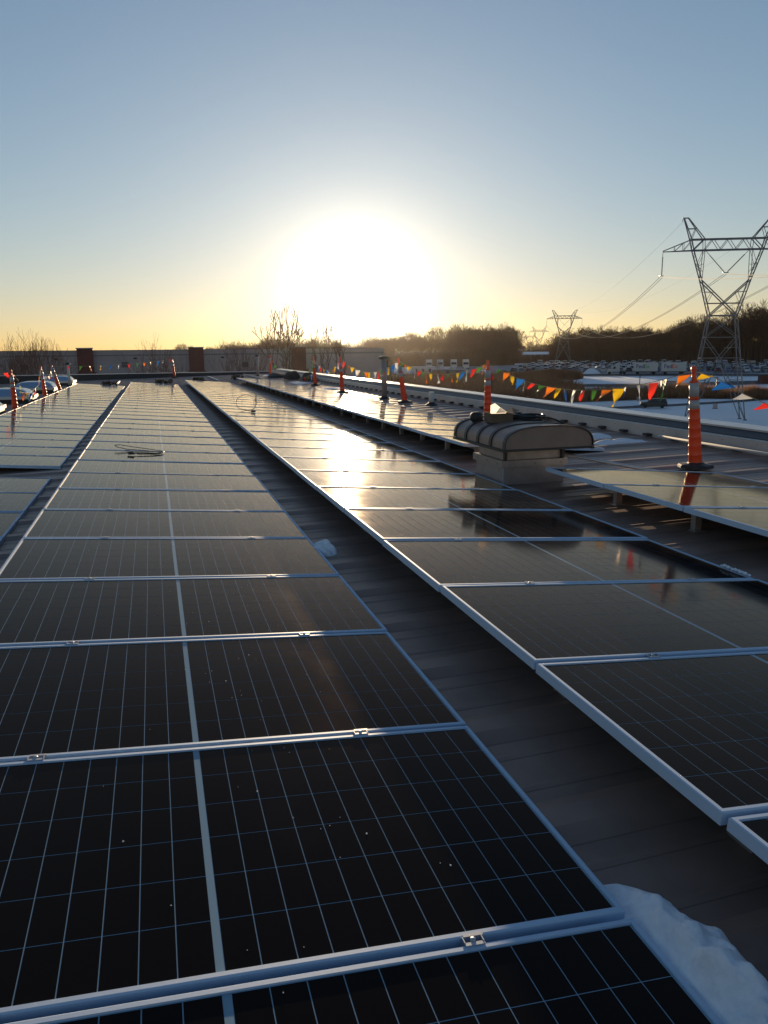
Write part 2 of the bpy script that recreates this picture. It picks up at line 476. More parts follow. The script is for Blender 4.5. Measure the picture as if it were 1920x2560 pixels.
def sheet_material():
    """far panels: the same printed cells as a procedural pattern"""
    mt = mat('laminate_pattern', (0.007, 0.0068, 0.008), GLASS_R, 0, GLASS_IOR)
    nt = mt.node_tree; n, l = nt.nodes, nt.links
    t = n.new('ShaderNodeTexCoord'); sx = n.new('ShaderNodeSeparateXYZ')
    l.new(t.outputs['Object'], sx.inputs[0])
    def mth(op, a, b=None):
        q = n.new('ShaderNodeMath'); q.operation = op
        for i, v in enumerate((a, b)):
            if v is None: continue
            if isinstance(v, (int, float)): q.inputs[i].default_value = v
            else: l.new(v, q.inputs[i])
        return q.outputs[0]
    xx = mth('SUBTRACT', mth('ABSOLUTE', mth('SUBTRACT', sx.outputs[0], W/2)), .009)
    gx_ = mth('FRACT', mth('DIVIDE', xx, CW)); gy_ = mth('FRACT', mth('DIVIDE', mth('SUBTRACT', sx.outputs[1], EY), CH))
    lx = mth('GREATER_THAN', mth('ABSOLUTE', mth('SUBTRACT', gx_, .5)), .5 - .0014/CW)
    ly = mth('GREATER_THAN', mth('ABSOLUTE', mth('SUBTRACT', gy_, .5)), .5 - .0014/CH)
    mid = mth('LESS_THAN', xx, 0.0)
    f = mth('MAXIMUM', mth('MAXIMUM', lx, ly), mid)
    mx = n.new('ShaderNodeMix'); mx.data_type = 'RGBA'
    mx.inputs[6].default_value = (0.0075, 0.007, 0.008, 1); mx.inputs[7].default_value = (0.25, 0.37, 0.46, 1)
    l.new(f, mx.inputs[0]); l.new(mx.outputs[2], n['Principled BSDF'].inputs['Base Color'])
    return coated(mt)
M_lam = sheet_material()
def sheet_mesh(name, mt):
    b = MB(); e = .0155; z = -.0055
    b.add([(e,e,z),(W-e,e,z),(W-e,PD-e,z),(e,PD-e,z),(e,e,z-.006),(W-e,e,z-.006),(W-e,PD-e,z-.006),(e,PD-e,z-.006)],
          [(0,1,2,3),(7,6,5,4),(0,4,5,1),(1,5,6,2),(2,6,7,3),(3,7,4,0)])
    me = b.mesh(name, mt); b.fix(me); return me
ME_lam, ME_back = sheet_mesh('glass_sheet', M_lam), sheet_mesh('glass_sheet', M_back)
def cell_mesh():
    b = MB(); g_ = .0014; c = .006; x0, y0, x1, y1 = g_, g_, CW - g_, CH - g_; z0, z1 = -.0058, -.0050
    b.box((x0, y0, z0), (x1, y1, z1))
    me = b.mesh('cell', M_cell); b.fix(me); return me
ME_cell = cell_mesh()
def clamp_mesh():
    b = MB(); gp = PITCH - PD
    b.box((-.025, -.008, .0005), (.025, .002, .0035)); b.box((-.020, gp - .002, .0005), (.030, gp + .008, .0035))
    b.box((-.025, .001, -.03), (-.0225, gp - .001, .0045)); b.box((.0225, .001, -.03), (.025, gp - .001, .0045))
    b.box((-.0225, .002, -.022), (.0225, gp - .002, -.018))
    b.lathe([(.0075, -.018), (.0075, .004), (.004, .006)], 6, (0, gp/2, 0))
    me = b.mesh('clamp', M_alud); b.fix(me); return me
ME_clamp = clamp_mesh()
ORD = ['first','second','third','fourth','fifth','sixth','seventh','eighth','ninth','tenth','eleventh','twelfth','thirteenth','fourteenth','fifteenth','sixteenth','seventeenth','eighteenth','nineteenth',
       'twentieth','twenty-first','twenty-second','twenty-third','twenty-fourth','twenty-fifth','twenty-sixth','twenty-seventh','twenty-eighth','twenty-ninth','thirtieth','thirty-first','thirty-second','thirty-third','thirty-fourth','thirty-fifth']
def ORDN(k): return ORD[k - 1] if k <= len(ORD) else 'fortieth'
ORD += ['thirty-sixth', 'thirty-seventh', 'thirty-eighth', 'thirty-ninth', 'fortieth', 'forty-first', 'forty-second']
def row(xl, y0, n, rowname, near_cells):
    zl = rz(xl) + LEFT_H
    for k in range(n):
        dz = random.uniform(-.0025, .0025)
        p = empty('solar_panel', (xl + random.uniform(-.004, .004), y0 + k * PITCH, zl + dz), 0,
                  'solar panel %s from the near end of the %s' % (ORD[k], rowname), 'solar panel', 'solar panels mounted in rows')
        p.rotation_euler = (random.uniform(-.0012, .0012), TILT + random.uniform(-.0015, .0015), 0)
        put('frame', ME_frame, p)
        if k < near_cells:
            put('glass_sheet', ME_back, p)
            for i in range(24):
                for j in range(6):
                    c = bpy.data.objects.new('cell', ME_cell); COL.objects.link(c); c.parent = p
                    c.location = (EX + i * CW + (.018 if i >= 12 else 0), EY + j * CH, 0)
        else:
            put('glass_sheet', ME_lam, p)
        if k < n - 1:
            for u in (.26 * W, .785 * W):
                c = put('clamp', ME_clamp, p); c.location = (u + random.uniform(-.02, .02), PD, 0)
XA, XB, XC, XD = -.939, 1.345, 3.645, -3.235
row(XA, 1.45 - PITCH, 34, 'central row', 6)
row(XB, 1.477 - PITCH, 34, 'row right of centre', 5)
row(XC, 4.657 - PITCH, 3, 'short row in front of the fan', 3)
row(XC, 8.83, 26, 'right-hand row behind the fan', 0)
row(XD, 10.78, 25, 'left-hand row', 0)
row(XD, 9.80 - 4 * PITCH, 4, 'short row at the left edge', 2)

# racks: rails and legs under each row
def rack(xl, y0, y1, label):
    t = empty('panel_rack', (xl, y0, rz(xl)), 0, label, 'panel rack')
    L = y1 - y0
    lg = MB(); hL = LEFT_H - TH_F - .25 * math.tan(TILT) - .01
    lg.box((-.028, -.003, 0), (.028, .003, hL)); lg.box((-.028, .003, 0), (-.022, .05, hL)); lg.box((-.05, -.03, 0), (.05, .07, .006))
    lme = lg.mesh('leg', M_galv); lg.fix(lme)
    n = int(L / 1.05) + 1
    for k in range(n):
        y = min(.12 + k * 1.05, L - .1)
        o = put('leg', lme, t); o.location = (.25, y, rz(xl + .25) - rz(xl))
    for u in (.25, 1.62):
        r_ = MB(); zc = LEFT_H - TH_F - u * math.tan(TILT) - .004
        r_.box((u - .02, .05, max(zc - .045, .03 + SL*u)), (u + .02, L - .05, zc)); r_.build('rail', M_galv, t)
rack(XA, 1.45 - PITCH, 36.0, 'galvanised rack under the central row of panels')
rack(XB, 1.477 - PITCH, 36.0, 'galvanised rack under the row right of centre')
rack(XC, 3.61, 6.72, 'galvanised rack with legs showing under the short right-hand row')
rack(XC, 8.85, 36.0, 'galvanised rack under the right-hand row behind the fan')
rack(XD, 10.8, 36.9, 'galvanised rack under the left-hand row')
rack(XD, 5.62, 9.78, 'galvanised rack under the short row at the left edge')
# bare mounting rails beyond the row ends
for x, ya, yb, lab in ((-1.70, 38.6, 43.2, 'bare mounting rail on the roof beyond the left-hand row'), (.65, 38.0, 42.2, 'bare mounting rail beyond the central row'),
                       (3.03, 38.5, 45.8, 'bare mounting rail beyond the row right of centre'), (5.22, 38.6, 47.2, 'bare mounting rail beyond the right-hand row, nearest the parapet')):
    b = MB(); b.box((-.03, 0, .031), (.03, yb - ya, .074)); b.box((-.012, .02, .075), (.012, yb - ya - .02, .078))
    b.build('mounting_rail', M_coping, label=lab, cat='rail', group='bare rails beyond the panel rows', loc=(x, ya, rz(x)))
b = MB(); b.bar((0, 0, .08), (0, 4.6, .08), .02, 8, smooth=True)
b.build('loose_pipe', M_pvc, label='loose pale pipe lying on the roof along the right parapet', cat='pipe', loc=(6.80, 4.7, rz(6.8)))

# ---------------------------------------------------------------- roof exhaust fan
FX, FY = 3.725, 7.475
FZ = rz(3.725)
fan = empty('roof_fan', (FX, FY, FZ), 0, 'grey roof exhaust fan with barrel hood on a square sheet metal curb', 'roof fan')
b = MB(); b.box((-.345, -.345, .0), (.345, .345, .186)); b.build('curb', M_galv, fan)
b = MB(); b.box((-.345, -.349, .0), (-.338, -.345, .186)); b.box((-.349, -.345, .0), (-.345, -.33, .186)); b.build('corner_seam', M_alud, fan)
b = MB(); b.box((-.375, -.375, .186), (.375, .375, .255))
for x in (-.3, 0, .3): b.lathe([(.008, 0), (.008, .006)], 8, M=Matrix.Translation((x, -.375, .22)) @ Matrix.Rotation(math.pi/2, 4, 'X'))
for y in (-.26, 0, .26): b.lathe([(.008, 0), (.008, .006)], 8, M=Matrix.Translation((-.375, y, .22)) @ Matrix.Rotation(-math.pi/2, 4, 'Y'))
b.build('curb_cap', M_galv, fan)
b = MB(); b.box((-.325, -.325, .256), (.325, .325, .40)); b.build('neck', M_galv, fan)
for x in (-.343, .312):
    b = MB(); b.box((x, -.362, .256), (x + .032, -.327, .40)); b.build('bracket', M_seam, fan)
HX0, HX1, HY0, HY1, HB, HR = -.445, .525, -.585, .745, .40, .215
def hood_prof(off=0.0, n=22):
    pts = []
    for i in range(n + 1):
        t = math.pi * (1 - i / n)
        c, s_ = math.cos(t), math.sin(t)
        x = (HX0 + HX1) / 2 + ((HX1 - HX0) / 2 + off) * (abs(c) ** .78) * (1 if c > 0 else -1)
        pts.append((x, HB + (HR + off) * (s_ ** .62)))
    return pts
b = MB(); pr = hood_prof(); n_ = len(pr)
b.add([(x, HY0, z) for x, z in pr] + [(x, HY1, z) for x, z in pr], [(i, i+1, n_+i+1, n_+i) for i in range(n_-1)], True)
b.add([(x, HY0, z) for x, z in pr], [tuple(range(n_))]); b.add([(x, HY1, z) for x, z in pr], [tuple(range(n_))])
b.add([(HX0, HY0, HB), (HX1, HY0, HB), (HX1, HY1, HB), (HX0, HY1, HB)], [(0, 1, 2, 3)])
b.build('hood', M_hood, fan)
for yc in (HY0 + .012, -.24, .09, .42, HY1 - .012):
    b = MB(); po, pi_ = hood_prof(.012), hood_prof(.001); w = .028
    vs = [(x, yc - w, z) for x, z in po] + [(x, yc + w, z) for x, z in po] + [(x, yc - w, z) for x, z in pi_] + [(x, yc + w, z) for x, z in pi_]
    fs = []
    for i in range(n_ - 1):
        fs += [(i, i+1, n_+i+1, n_+i), (2*n_+i, i, i+1, 2*n_+i+1), (n_+i, n_+i+1, 3*n_+i+1, 3*n_+i)]
    b.add(vs, fs); b.build('hood_band', M_seam, fan)
b = MB(); b.box((HX0 - .02, HY0 - .015, HB - .028), (HX0 + .012, HY1 + .01, HB - .002)); b.box((HX1 - .012, HY0 - .015, HB - .028), (HX1 + .02, HY1 + .01, HB - .002))
b.box((HX0 + .013, HY0 - .012, HB - .022), (HX1 - .013, HY0 + .02, HB - .002)); b.build('hood_gutter', M_seam, fan)
b = MB(); b.bar((.34, -.30, .29), (1.50, -.55, .05),    .018, 8, smooth=True); b.build('conduit', M_coping, label='grey conduit running from the roof fan down to the roof', cat='conduit', loc=(FX, FY, FZ))
# cardboard box and cable coil lying on the hood
zt = FZ + HB + HR
bx = empty('cardboard_box', (3.56, 7.66, zt - .012), R(-8), 'open brown cardboard box with white paper on top of the roof fan', 'box')
b = MB()
b.box((-.12, -.14, 0), (-.114, .14, .1)); b.box((.114, -.14, 0), (.12, .14, .1)); b.box((-.114, -.14, 0), (.114, -.134, .1)); b.box((-.114, .134, 0), (.114, .14, .1)); b.box((-.113, -.133, 0), (.113, .133, .006))
b.add([(.12, -.14, .1), (.12, .14, .1), (.19, .12, .135), (.19, -.13, .13)], [(0,1,2,3)])
b.build('carton', M_card, bx)
b = MB(); b.add([(-.10, -.03, .07), (-.02, -.05, .08), (.08, -.03, .08), (.07, .0, .12), (.02, -.01, .15), (-.04, .01, .20), (-.09, .0, .18), (-.03, -.03, .13)], [(0,1,7,6), (1,2,3,7), (7,3,4,5), (6,7,5)])
b.add([(-.04, -.02, .1), (.1, .0, .1), (.02, .08, .16)], [(0,1,2)]); b.build('paper', M_paper, bx)
b = MB(); b.lathe([(.05, 0), (.07, .02), (.075, .06), (.06, .1), (.03, .11)], 14); b.build('tape_roll', M_rubber, label='dark roll standing beside the cardboard box on the fan hood', cat='roll', loc=(3.44, 7.98, zt - .035))
def coil(name, c, rx, ry, turns, r, label, cat, tilt=.0, wob=.02, z=.0, loose=None):
    b = MB(); pts = []
    N = int(turns * 26)
    for i in range(N + 1):
        t = 2 * math.pi * i / 26
        k = 1 + wob * math.sin(t * .37 + 1) * 2
        pts.append((rx * k * math.cos(t), ry * k * math.sin(t), z + r + .012 * (i / 26) + tilt * math.sin(t) + .008 * math.sin(t * 2.3)))
    if loose: pts += loose
    b.tube(pts, r, 5)
    return b.build(name, M_cable, label=label, cat=cat, loc=c)
coil('cable_coil', (3.90, 7.66, zt - .010), .20, .13, 4, .011, 'coil of black cable lying on the fan hood beside the box', 'cable', wob=.06, loose=[(.24, .0, .03), (.32, -.08, .0), (.36, -.16, -.03)])

# ---------------------------------------------------------------- orange marker posts and bunting
def marker_meshes():
    out = {}
    b = MB(); n = 10
    b.lathe([(.19, 0), (.19, .022), (.175, .035), (.095, .045), (.08, .06)], 8, smooth=False); out['base'] = (b, M_rubber)
    b = MB(); prof = [(.075, .05)]
    for i in range(6):
        z = .05 + .10 * i; r = .0735 - .0030 * i
        prof += [(r, z + .004), (r - .0022, z + .088), (r + .0008, z + .091), (r + .0008, z + .098)]
    prof += [(.0545, .652), (.054, .655)]
    b.lathe(prof, 14); out['body'] = (b, M_orange)
    b = MB(); b.lathe([(.0540, .656), (.0530, .75)], 14); b.lathe([(.0515, .79), (.0500, .935)], 14); out['reflective_band'] = (b, M_refl)
    b = MB(); b.lathe([(.0540, .751), (.0530, .789)], 14); out['stripe'] = (b, M_orange)
    b = MB(); b.lathe([(.049, .936), (.047, .95), (.026, .965), (.022, 1.04), (.03, 1.075), (.026, 1.10), (.012, 1.112)], 10); out['handle'] = (b, M_orange)
    res = {}
    for k, (bb, mt) in out.items():
        me = bb.mesh(k, mt); bb.fix(me); res[k] = me
    return res
MK = marker_meshes()
def marker(x, y, lx, ly, label, rot=0):
    t = empty('marker_post', (x, y, rz(x) + .030), 0, label, 'marker post', 'orange marker posts around the roof edge')
    q = Matrix.Rotation(math.atan(lx), 4, 'Y') @ Matrix.Rotation(-math.atan(ly), 4, 'X')
    for k, me in MK.items():
        o = put(k, me, t)
        if k != 'base': o.matrix_local = q
    return Vector((x, y, rz(x) + .030)) + q @ Vector((0, 0, 1.06))
P11 = marker(5.69, 7.10, -.12, -.02, 'nearest and tallest looking orange marker post with white bands, in front of the pylon')
P10 = marker(5.83, 13.0, -.02, .0, 'orange marker post rising behind the roof fan')
P9 = marker(6.09, 18.7, -.16, -.02, 'orange marker post leaning left beside the capped vent pipe')
P8 = marker(5.78, 24.2, -.04, .0, 'orange marker post behind the brightest sun glint, between two flag strings')
P7 = marker(6.09, 30.0, -.06, .0, 'orange marker post with a red flag, standing by a snow patch near the dark bags')
P6 = marker(6.37, 44.0, .02, .0, 'small far orange marker post near the far right roof corner')
P5 = marker(1.21, 46.3, -.10, .0, 'small far orange marker post at the far parapet between the two left brick pilasters')
P3 = marker(-3.50, 32.8, -.24, .0, 'orange marker post leaning left with a sunlit edge, beside the farthest skylight')
P2 = marker(-3.52, 28.3, -.05, .0, 'orange marker post hung with yellow flags, between skylights')
P1 = marker(-3.52, 22.2, -.01, .0, 'orange marker post nearest the left picture edge')

def flag_mesh(col, seed, wdir, droop):
    """pennant hanging from (0,0,0)-(w,0,0) along the string, blown along wdir"""
    rnd = random.Random(seed)
    b = MB(); w, L, nu, nv = .22 * rnd.uniform(.92, 1.08), .25 * rnd.uniform(.92, 1.08), 5, 7
    dirv = (Vector((0, 0, -1)) * (1 - droop) + Vector(wdir) * droop).normalized()
    side = Vector((1, 0, 0)).cross(dirv); side = side.normalized() if side.length > .05 else Vector((0, 1, 0))
    ph, am = rnd.uniform(0, 6), rnd.uniform(.014, .036)
    vs, idx = [], {}
    for j in range(nv + 1):
        v = j / nv
        wv = w * (1 - v * .93)
        for i in range(nu + 1):
            u = i / nu - .5
            bend = Vector(wdir) * (v * v * .05 * rnd.uniform(.9, 1.1))
            p = Vector((w / 2 + u * wv, 0, 0)) + dirv * (L * v) + side * (am * math.sin(ph + 4 * v + 2.5 * u) * (v + .15)) + bend
            vs.append(p)
    k = nu + 1
    b.add(vs, [(j*k+i, j*k+i+1, (j+1)*k+i+1, (j+1)*k+i) for j in range(nv) for i in range(nu)], True)
    return b.mesh('flag', M_flag[col])
FSEQ = ['red', 'green', 'orange', 'yellow', 'blue', 'white']
FM = {}
def get_flag(col, a, droop_k, windx):
    key = (col, a, droop_k, windx)
    if key not in FM: FM[key] = flag_mesh(col, hash((col, a)) & 255 if False else (FSEQ.index(col) * 31 + a * 7), (windx, -.12 * windx, .0), droop_k)
    return FM[key]
def bunting(pts, label, start=0, spacing=.33, off=.2, wind=-.8, droops=(.12, .3, .45, .6), skip=(), group='strings of coloured pennants between the marker posts', ground=False):
    P = [Vector(p) for p in pts]
    t = empty('bunting_string', P[0], 0, label, 'bunting', group)
    b = MB(); b.tube([p - P[0] for p in P], .0045, 4); b.build('string', M_string, t)
    # lengths
    acc = [0]
    for i in range(len(P) - 1): acc.append(acc[-1] + (P[i+1] - P[i]).length)
    s_, k = off, 0
    while s_ < acc[-1] - .12:
        i = max(j for j in range(len(acc)) if acc[j] <= s_); i = min(i, len(P) - 2)
        f = (s_ - acc[i]) / (acc[i+1] - acc[i]); p = P[i].lerp(P[i+1], f); d = (P[i+1] - P[i]).normalized()
        col = FSEQ[(start + k) % 6]
        if k not in skip:
            me = get_flag(col, random.randrange(4), random.choice(droops), wind)
            o = put('flag', me, t, label=col + ' pennant'); o.location = p - P[0] - Vector((0, 0, .006))
            o.rotation_euler = (random.uniform(-.25, .25), -math.asin(max(-1, min(1, d.z))) * .6, math.atan2(d.y, d.x) + random.uniform(-.45, .45) if not ground else random.uniform(0, 6))
        if k not in skip: q_ = random.uniform(.60, .95); o.scale = (q_, q_, q_ * random.uniform(.85, 1.1))
        s_ += spacing * random.uniform(.92, 1.08); k += 1
    return t
def sag(a, b, s, n=24, skew=0.0):
    out = []
    for i in range(n + 1):
        t = i / n; p = a.lerp(b, t); p.z -= 4 * s * t * (1 - t) * (1 + skew * (t - .5)); out.append(p)
    return out
bunting(sag(P10, P11, .33), 'string of bright pennants between the post behind the fan and the nearest post', 0, .275, .20)
bunting(sag(P9, P10, .27), 'string of pennants between the leaning post and the post behind the fan', 1, .28, .2)
bunting(sag(P8, P9, .36), 'sunlit string of pennants passing the capped vent pipe', 0, .30, .3)
bunting(sag(P7, P8, .42), 'sagging string of pennants between the two far posts left of the sun glint', 2, .33, .3)
g6 = Vector((6.62, 42.0, rz(6.6) + .09))
bunting([P6, P6.lerp(g6, .5) + Vector((0, 0, -.1)), g6, Vector((6.7, 39.5, rz(6.7) + .08)), Vector((6.5, 35.5, rz(6.5) + .09)), P7.lerp(Vector((6.2, 31, rz(6.2))), .6), P7], 'fallen string of pennants lying along the far right roof edge', 0, .55, .4, droops=(.1, .2))
bunting([P11, P11 + Vector((.08, -.3, -.08)), Vector((5.74, 6.5, CZ - .47)), Vector((5.85, 5.9, CZ - .66)), Vector((5.95, 5.0, CZ - .9)), Vector((6.05, 3.6, CZ - 1.05)), Vector((6.1, 2.0, CZ - .7)), Vector((6.1, 1.2, CZ - .4))],
        'large near pennants trailing down to the right of the nearest post', 3, .27, .10, droops=(.5, .62))
bunting(sag(P3, P5, .12, 30), 'distant string of pennants crossing in front of the grey wall', 0, 1.05, 1.3, droops=(.1, .4))
bunting(sag(P2, P3, .36), 'slack string of pennants between the two left posts farther away', 3, .6, .15, droops=(.05, .15))
bunting([P1, P1 + Vector((.1, .4, -.25)), Vector((-3.50, 23.3, rz(-3.5) + .50)), Vector((-3.52, 25.0, rz(-3.5) + .40)), Vector((-3.55, 27.2, rz(-3.5) + .55)), P2], 'slack string of pennants sagging to the roof beside the left skylights', 0, .7, .1, droops=(.05, .15))
p1b = P1 + Vector((-4, 1.2, -.15))
bunting(sag(P1, p1b, .2, 10), 'string of pennants leaving the nearest left post towards the left', 0, .35, .08, droops=(.3, .5))
# far end of that string: one more post outside the picture carries it
marker(p1b.x, p1b.y, 0, 0, 'orange marker post outside the left picture edge')
marker(6.1, 1.2, 0, 0, 'orange marker post outside the right picture edge')

# ---------------------------------------------------------------- pipes, skylights, bags, cables, snow on the roof
def pipe(x, y, r, hgt, label, mt, cap=None, collar=None):
    t = empty('vent_pipe', (x, y, rz(x)), 0, label, 'vent pipe')
    b = MB(); b.lathe([(r, 0), (r, hgt)], 14); b.build('pipe', mt, t)
    b = MB(); b.lathe([(r * 2.6, .0), (r * 2.5, .01), (r * 1.25, .07), (r * 1.02, .09)], 14); b.build('boot', M_rubber, t)
    if cap:
        b = MB(); b.lathe([(r * 1.05, hgt - .02), (cap, hgt + .01), (cap, hgt + .04), (cap * .6, hgt + .075), (.01, hgt + .09)], 14); b.build('cap', M_seam, t)
    if collar:
        b = MB(); b.lathe([(r * 1.02, collar), (r * 1.35, collar + .005), (r * 1.35, collar + .03), (r * 1.02, collar + .035)], 14); b.build('collar', M_galv, t)
pipe(6.08, 20.5, .075, 1.10, 'tall grey vent pipe with a dark cap beside the leaning marker post', M_galv, .15, .62)
pipe(5.61, 43.6, .07, 1.10, 'slim far vent pipe with a dark cap at the end of the right-hand row', M_galv, .12)
pipe(6.41, 17.6, .065, .33, 'short white vent pipe standing in front of the right parapet', M_pvc)
pipe(-3.85, 40.0, .06, 1.05, 'thin left vent pipe with a white cap behind the leaning post', M_pvc, .13)
for x, y, lab in ((-4.55, 41.9, 'farthest domed skylight beside the leaning orange post'), (-4.55, 34.2, 'middle domed skylight behind the post with yellow flags'),
                  (-4.55, 27.6, 'domed skylight just behind the left-most marker post'), (-4.6, 21.8, 'nearest domed skylight, cut by the left picture edge')):
    t = empty('skylight', (x, y, rz(x)), 0, lab, 'skylight', 'domed skylights along the left of the roof')
    b = MB(); b.box((-.74, -.92, 0), (.74, .92, .16)); b.build('curb', M_rubber, t)
    b = MB(); b.box((-.78, -.96, .161), (.78, .96, .25)); b.build('rim', M_curb, t)
    b = MB(); n_ = 12; vs = []
    for j in range(n_ + 1):
        for i in range(n_ + 1):
            u, v = i / n_ * 2 - 1, j / n_ * 2 - 1
            vs.append((u * .72, v * .9, .252 + .24 * ((1 - u**4) * (1 - v**4)) ** .5))
    b.add(vs, [(j*(n_+1)+i, j*(n_+1)+i+1, (j+1)*(n_+1)+i+1, (j+1)*(n_+1)+i) for j in range(n_) for i in range(n_)], True)
    b.build('dome', M_dome, t, fix=False)
def blob(name, c, sx, sy, sz, mt, label, cat, seed, rough=.25, rz_=0, n=20, pw=.5, group=None):
    rnd = random.Random(seed)
    b = MB(); ph = [(rnd.uniform(1, 6), rnd.uniform(1, 6), rnd.uniform(0, 6), rnd.uniform(.4, 1)) for _ in range(7)]
    vs = []
    for j in range(n + 1):
        for i in range(n + 1):
            u, v = i / n * 2 - 1, j / n * 2 - 1
            d = math.hypot(u, v)
            if d > 1e-6: k = max(abs(u), abs(v)) / d; u *= k; v *= k
            d = math.hypot(u, v); a = math.atan2(v, u)
            e = 1 + rough * sum(w * math.sin(f * .9 // 1 * a + p) for f, g_, p, w in ph[:4]) / 3
            hgt = max(0, 1 - d * d) ** pw
            hgt *= 1 + rough * 1.3 * sum(w * math.sin(f * u * 1.4 + g_ * v * 1.4 + p) for f, g_, p, w in ph) / 3.2
            vs.append((u * sx * e, v * sy * e, hgt * sz - .004))
    b.add(vs, [(j*(n+1)+i, j*(n+1)+i+1, (j+1)*(n+1)+i+1, (j+1)*(n+1)+i) for j in range(n) for i in range(n)], True)
    o = b.build(name, mt, label=label, cat=cat, group=group, loc=c, fix=False); o.rotation_euler.z = rz_
    return o
blob('duffel_bag', (6.25, 36.2, rz(6.2) + .05), .42, .35, .36, M_bag, 'dark lumpy bag on the roof left of its brown twin, near the far right corner', 'bag', 3)
blob('duffel_bag', (6.72, 34.6, rz(6.7) + .05), .30, .75, .30, M_bag, 'long dark brown bag on the roof nearest the post with the red flag', 'bag', 5)
blob('tarp_heap', (6.0, 39.6, rz(6.0) + .05), .5, .5, .16, M_rubber, 'low dark heap of tarp far back near the right parapet', 'tarp', 8)
# snow in the gap beside the nearest panels
def snow_pile():
    b = MB(); n, m_ = 260, 90; vs = []
    y0, y1 = -.6, 1.62
    def nz(x, y): return (.42*math.sin(5.1*x+5.3*y) + .34*math.sin(11.2*x-8.1*y+1.3) + .25*math.sin(19*x+15*y+2) + .10*math.sin(41*x-37*y+4) + .40*math.sin(6.3*y+.6))
    for i in range(n + 1):
        y = y0 + (y1 - y0) * i / n
        end = max(0, 1 - ((y - .4) / 1.22) ** 4) ** .5
        w = (.235 + .10 * ss(1.3, .2, y)) * end * (1 + .10 * nz(3, y * 1.3) + .05 * math.sin(29 * y + 1) + .035 * math.sin(53 * y))
        for j in range(m_ + 1):
            v = j / m_
            xx = .98 + (w + .08 * end) * v
            q = Vector((xx * 9, y * 7, 1.7)); f1 = noise.fractal(q, 1.0, 2.1, 3)
            f2 = 1 - abs(noise.noise(Vector((xx * 13, y * 11, 5.2)))) * 2.2          # creased folds
            base = .034 + .075 * ss(1.05, 1.13, xx) * max(.30, .74 + .85 * f1 + .30 * f2)
            hgt = base * end * max(0, 1 - v ** 5) ** .7
            vs.append((xx + .010 * nz(xx * 2, y * 2), y, rz(xx) + max(hgt, 0) - .006))
    b.add(vs, [(i*(m_+1)+j, i*(m_+1)+j+1, (i+1)*(m_+1)+j+1, (i+1)*(m_+1)+j) for i in range(n) for j in range(m_)], True)
    b.build('snow_pile', M_snow, label='heap of shaded snow in the gap beside the nearest panels, bottom right', cat='snow', fix=False)
snow_pile()
blob('snow_lump', (1.12, 5.33, rz(1.12)), .085, .15, .062, M_snow, 'small lump of snow halfway along the dark gap between panel rows', 'snow', 14, .55, n=30)
for x, y, sx, sy, s_, lab in ((6.38, 10.2, .22, .26, 21, 'smaller snow patch between ribs, just right of the fan hood'), (6.33, 9.45, .42, .24, 22, 'larger snow patch between ribs beside the right parapet'),
                          (5.95, 33.0, .55, 1.5, 23, 'thin snow patch around the post with the red flag'), (6.2, 27.0, .5, .9, 24, 'thin snow streak behind the sun glint'), (6.35, 43.4, .5, 1.2, 25, 'thin snow around the farthest right marker post')):
    blob('snow_patch', (x, y, rz(x)), sx, sy, .05, M_snow, lab, 'snow', s_, .3, group='snow patches left on the roof')
b = MB()
rnd = random.Random(9)
for i in range(26):
    y = -.12 + .24 * i / 25; r = rnd.uniform(.006, .016); x = rnd.uniform(-.008, .008)
    b.lathe([(.001, 0), (r, r * .4), (r * .8, r * 1.1), (.001, r * 1.5)], 6, (x, y, .0))
b.build('ice_crumbs', M_snow, label='row of ice crumbs on the right edge of the panels, far right', cat='ice', loc=(XB + W - .02, 3.72, rz(XB) + LEFT_H - math.sin(TILT) * (W - .02) + .0))
b = MB()
for k in range(90):
    u = rnd.gauss(1.18, .28); y = rnd.uniform(.9, 5.6)
    if not .03 < u < 1.95: continue
    r = rnd.choice((.0013, .0016, .002, .002, .0032))
    b.lathe([(r, 0), (r * .7, r * .8), (.0003, r)], 4, (XA + u * math.cos(TILT), y, rz(XA) + LEFT_H - u * math.sin(TILT) - .004))
b.build('snow_crumbs', M_snow, label='tiny ice crumbs scattered over the nearest central panels', cat='ice', kind='stuff')
# cables on the panels
def on(xl, u, y, dz=.008): return Vector((xl + u * math.cos(TILT), y, rz(xl) + LEFT_H - u * math.sin(TILT) + dz))
b = MB()
pts = [on(XA, u, y, z) for u, y, z in ((.62,10.42,.02),(.72,10.46,.015),(.88,10.50,.01),(.99,10.60,.012),(1.02,10.68,.014),(.98,10.76,.016),(.8,10.92,.02),(.6,11.02,.03),(.45,11.04,.05),(.38,10.96,.05),(.42,10.84,.04),(.55,10.78,.02),(.75,10.74,.018),(.95,10.64,.014),(1.0,10.58,.012),(.9,10.46,.01),(.72,10.38,.01),(.63,10.37,.012))]
sm = []
for i in range(len(pts) - 1):
    for f in (0, .5): sm.append(pts[i].lerp(pts[i+1], f))
b.tube(sm, .005, 5)
for p in (pts[0], pts[-1]): b.box(p - Vector((.06, .02, .005)), p + Vector((.02, .02, .018)))
b.build('loose_cable', M_cable, label='black cable loop with two plugs lying on the central row', cat='cable')
b = MB()
c0 = on(XB, .52, 16.6, 0); pts = []
for i in range(30):
    t = -.5 + i / 29 * 5.2
    pts.append(c0 + Vector((-.17 * math.cos(t), .25 * math.sin(t) * .5, .20 - .20 * math.cos(t + .35) * 1.0 + .0)))
pts = [on(XB, .36, 16.2, .01)] + [c0 + Vector((-.2 * math.sin(a), .1 * math.sin(a), .17 - .17 * math.cos(a))) for a in [math.pi * 2 * (.12 + .80 * i / 22) for i in range(23)]][::-1] + [on(XB, .6, 16.3, .01)]
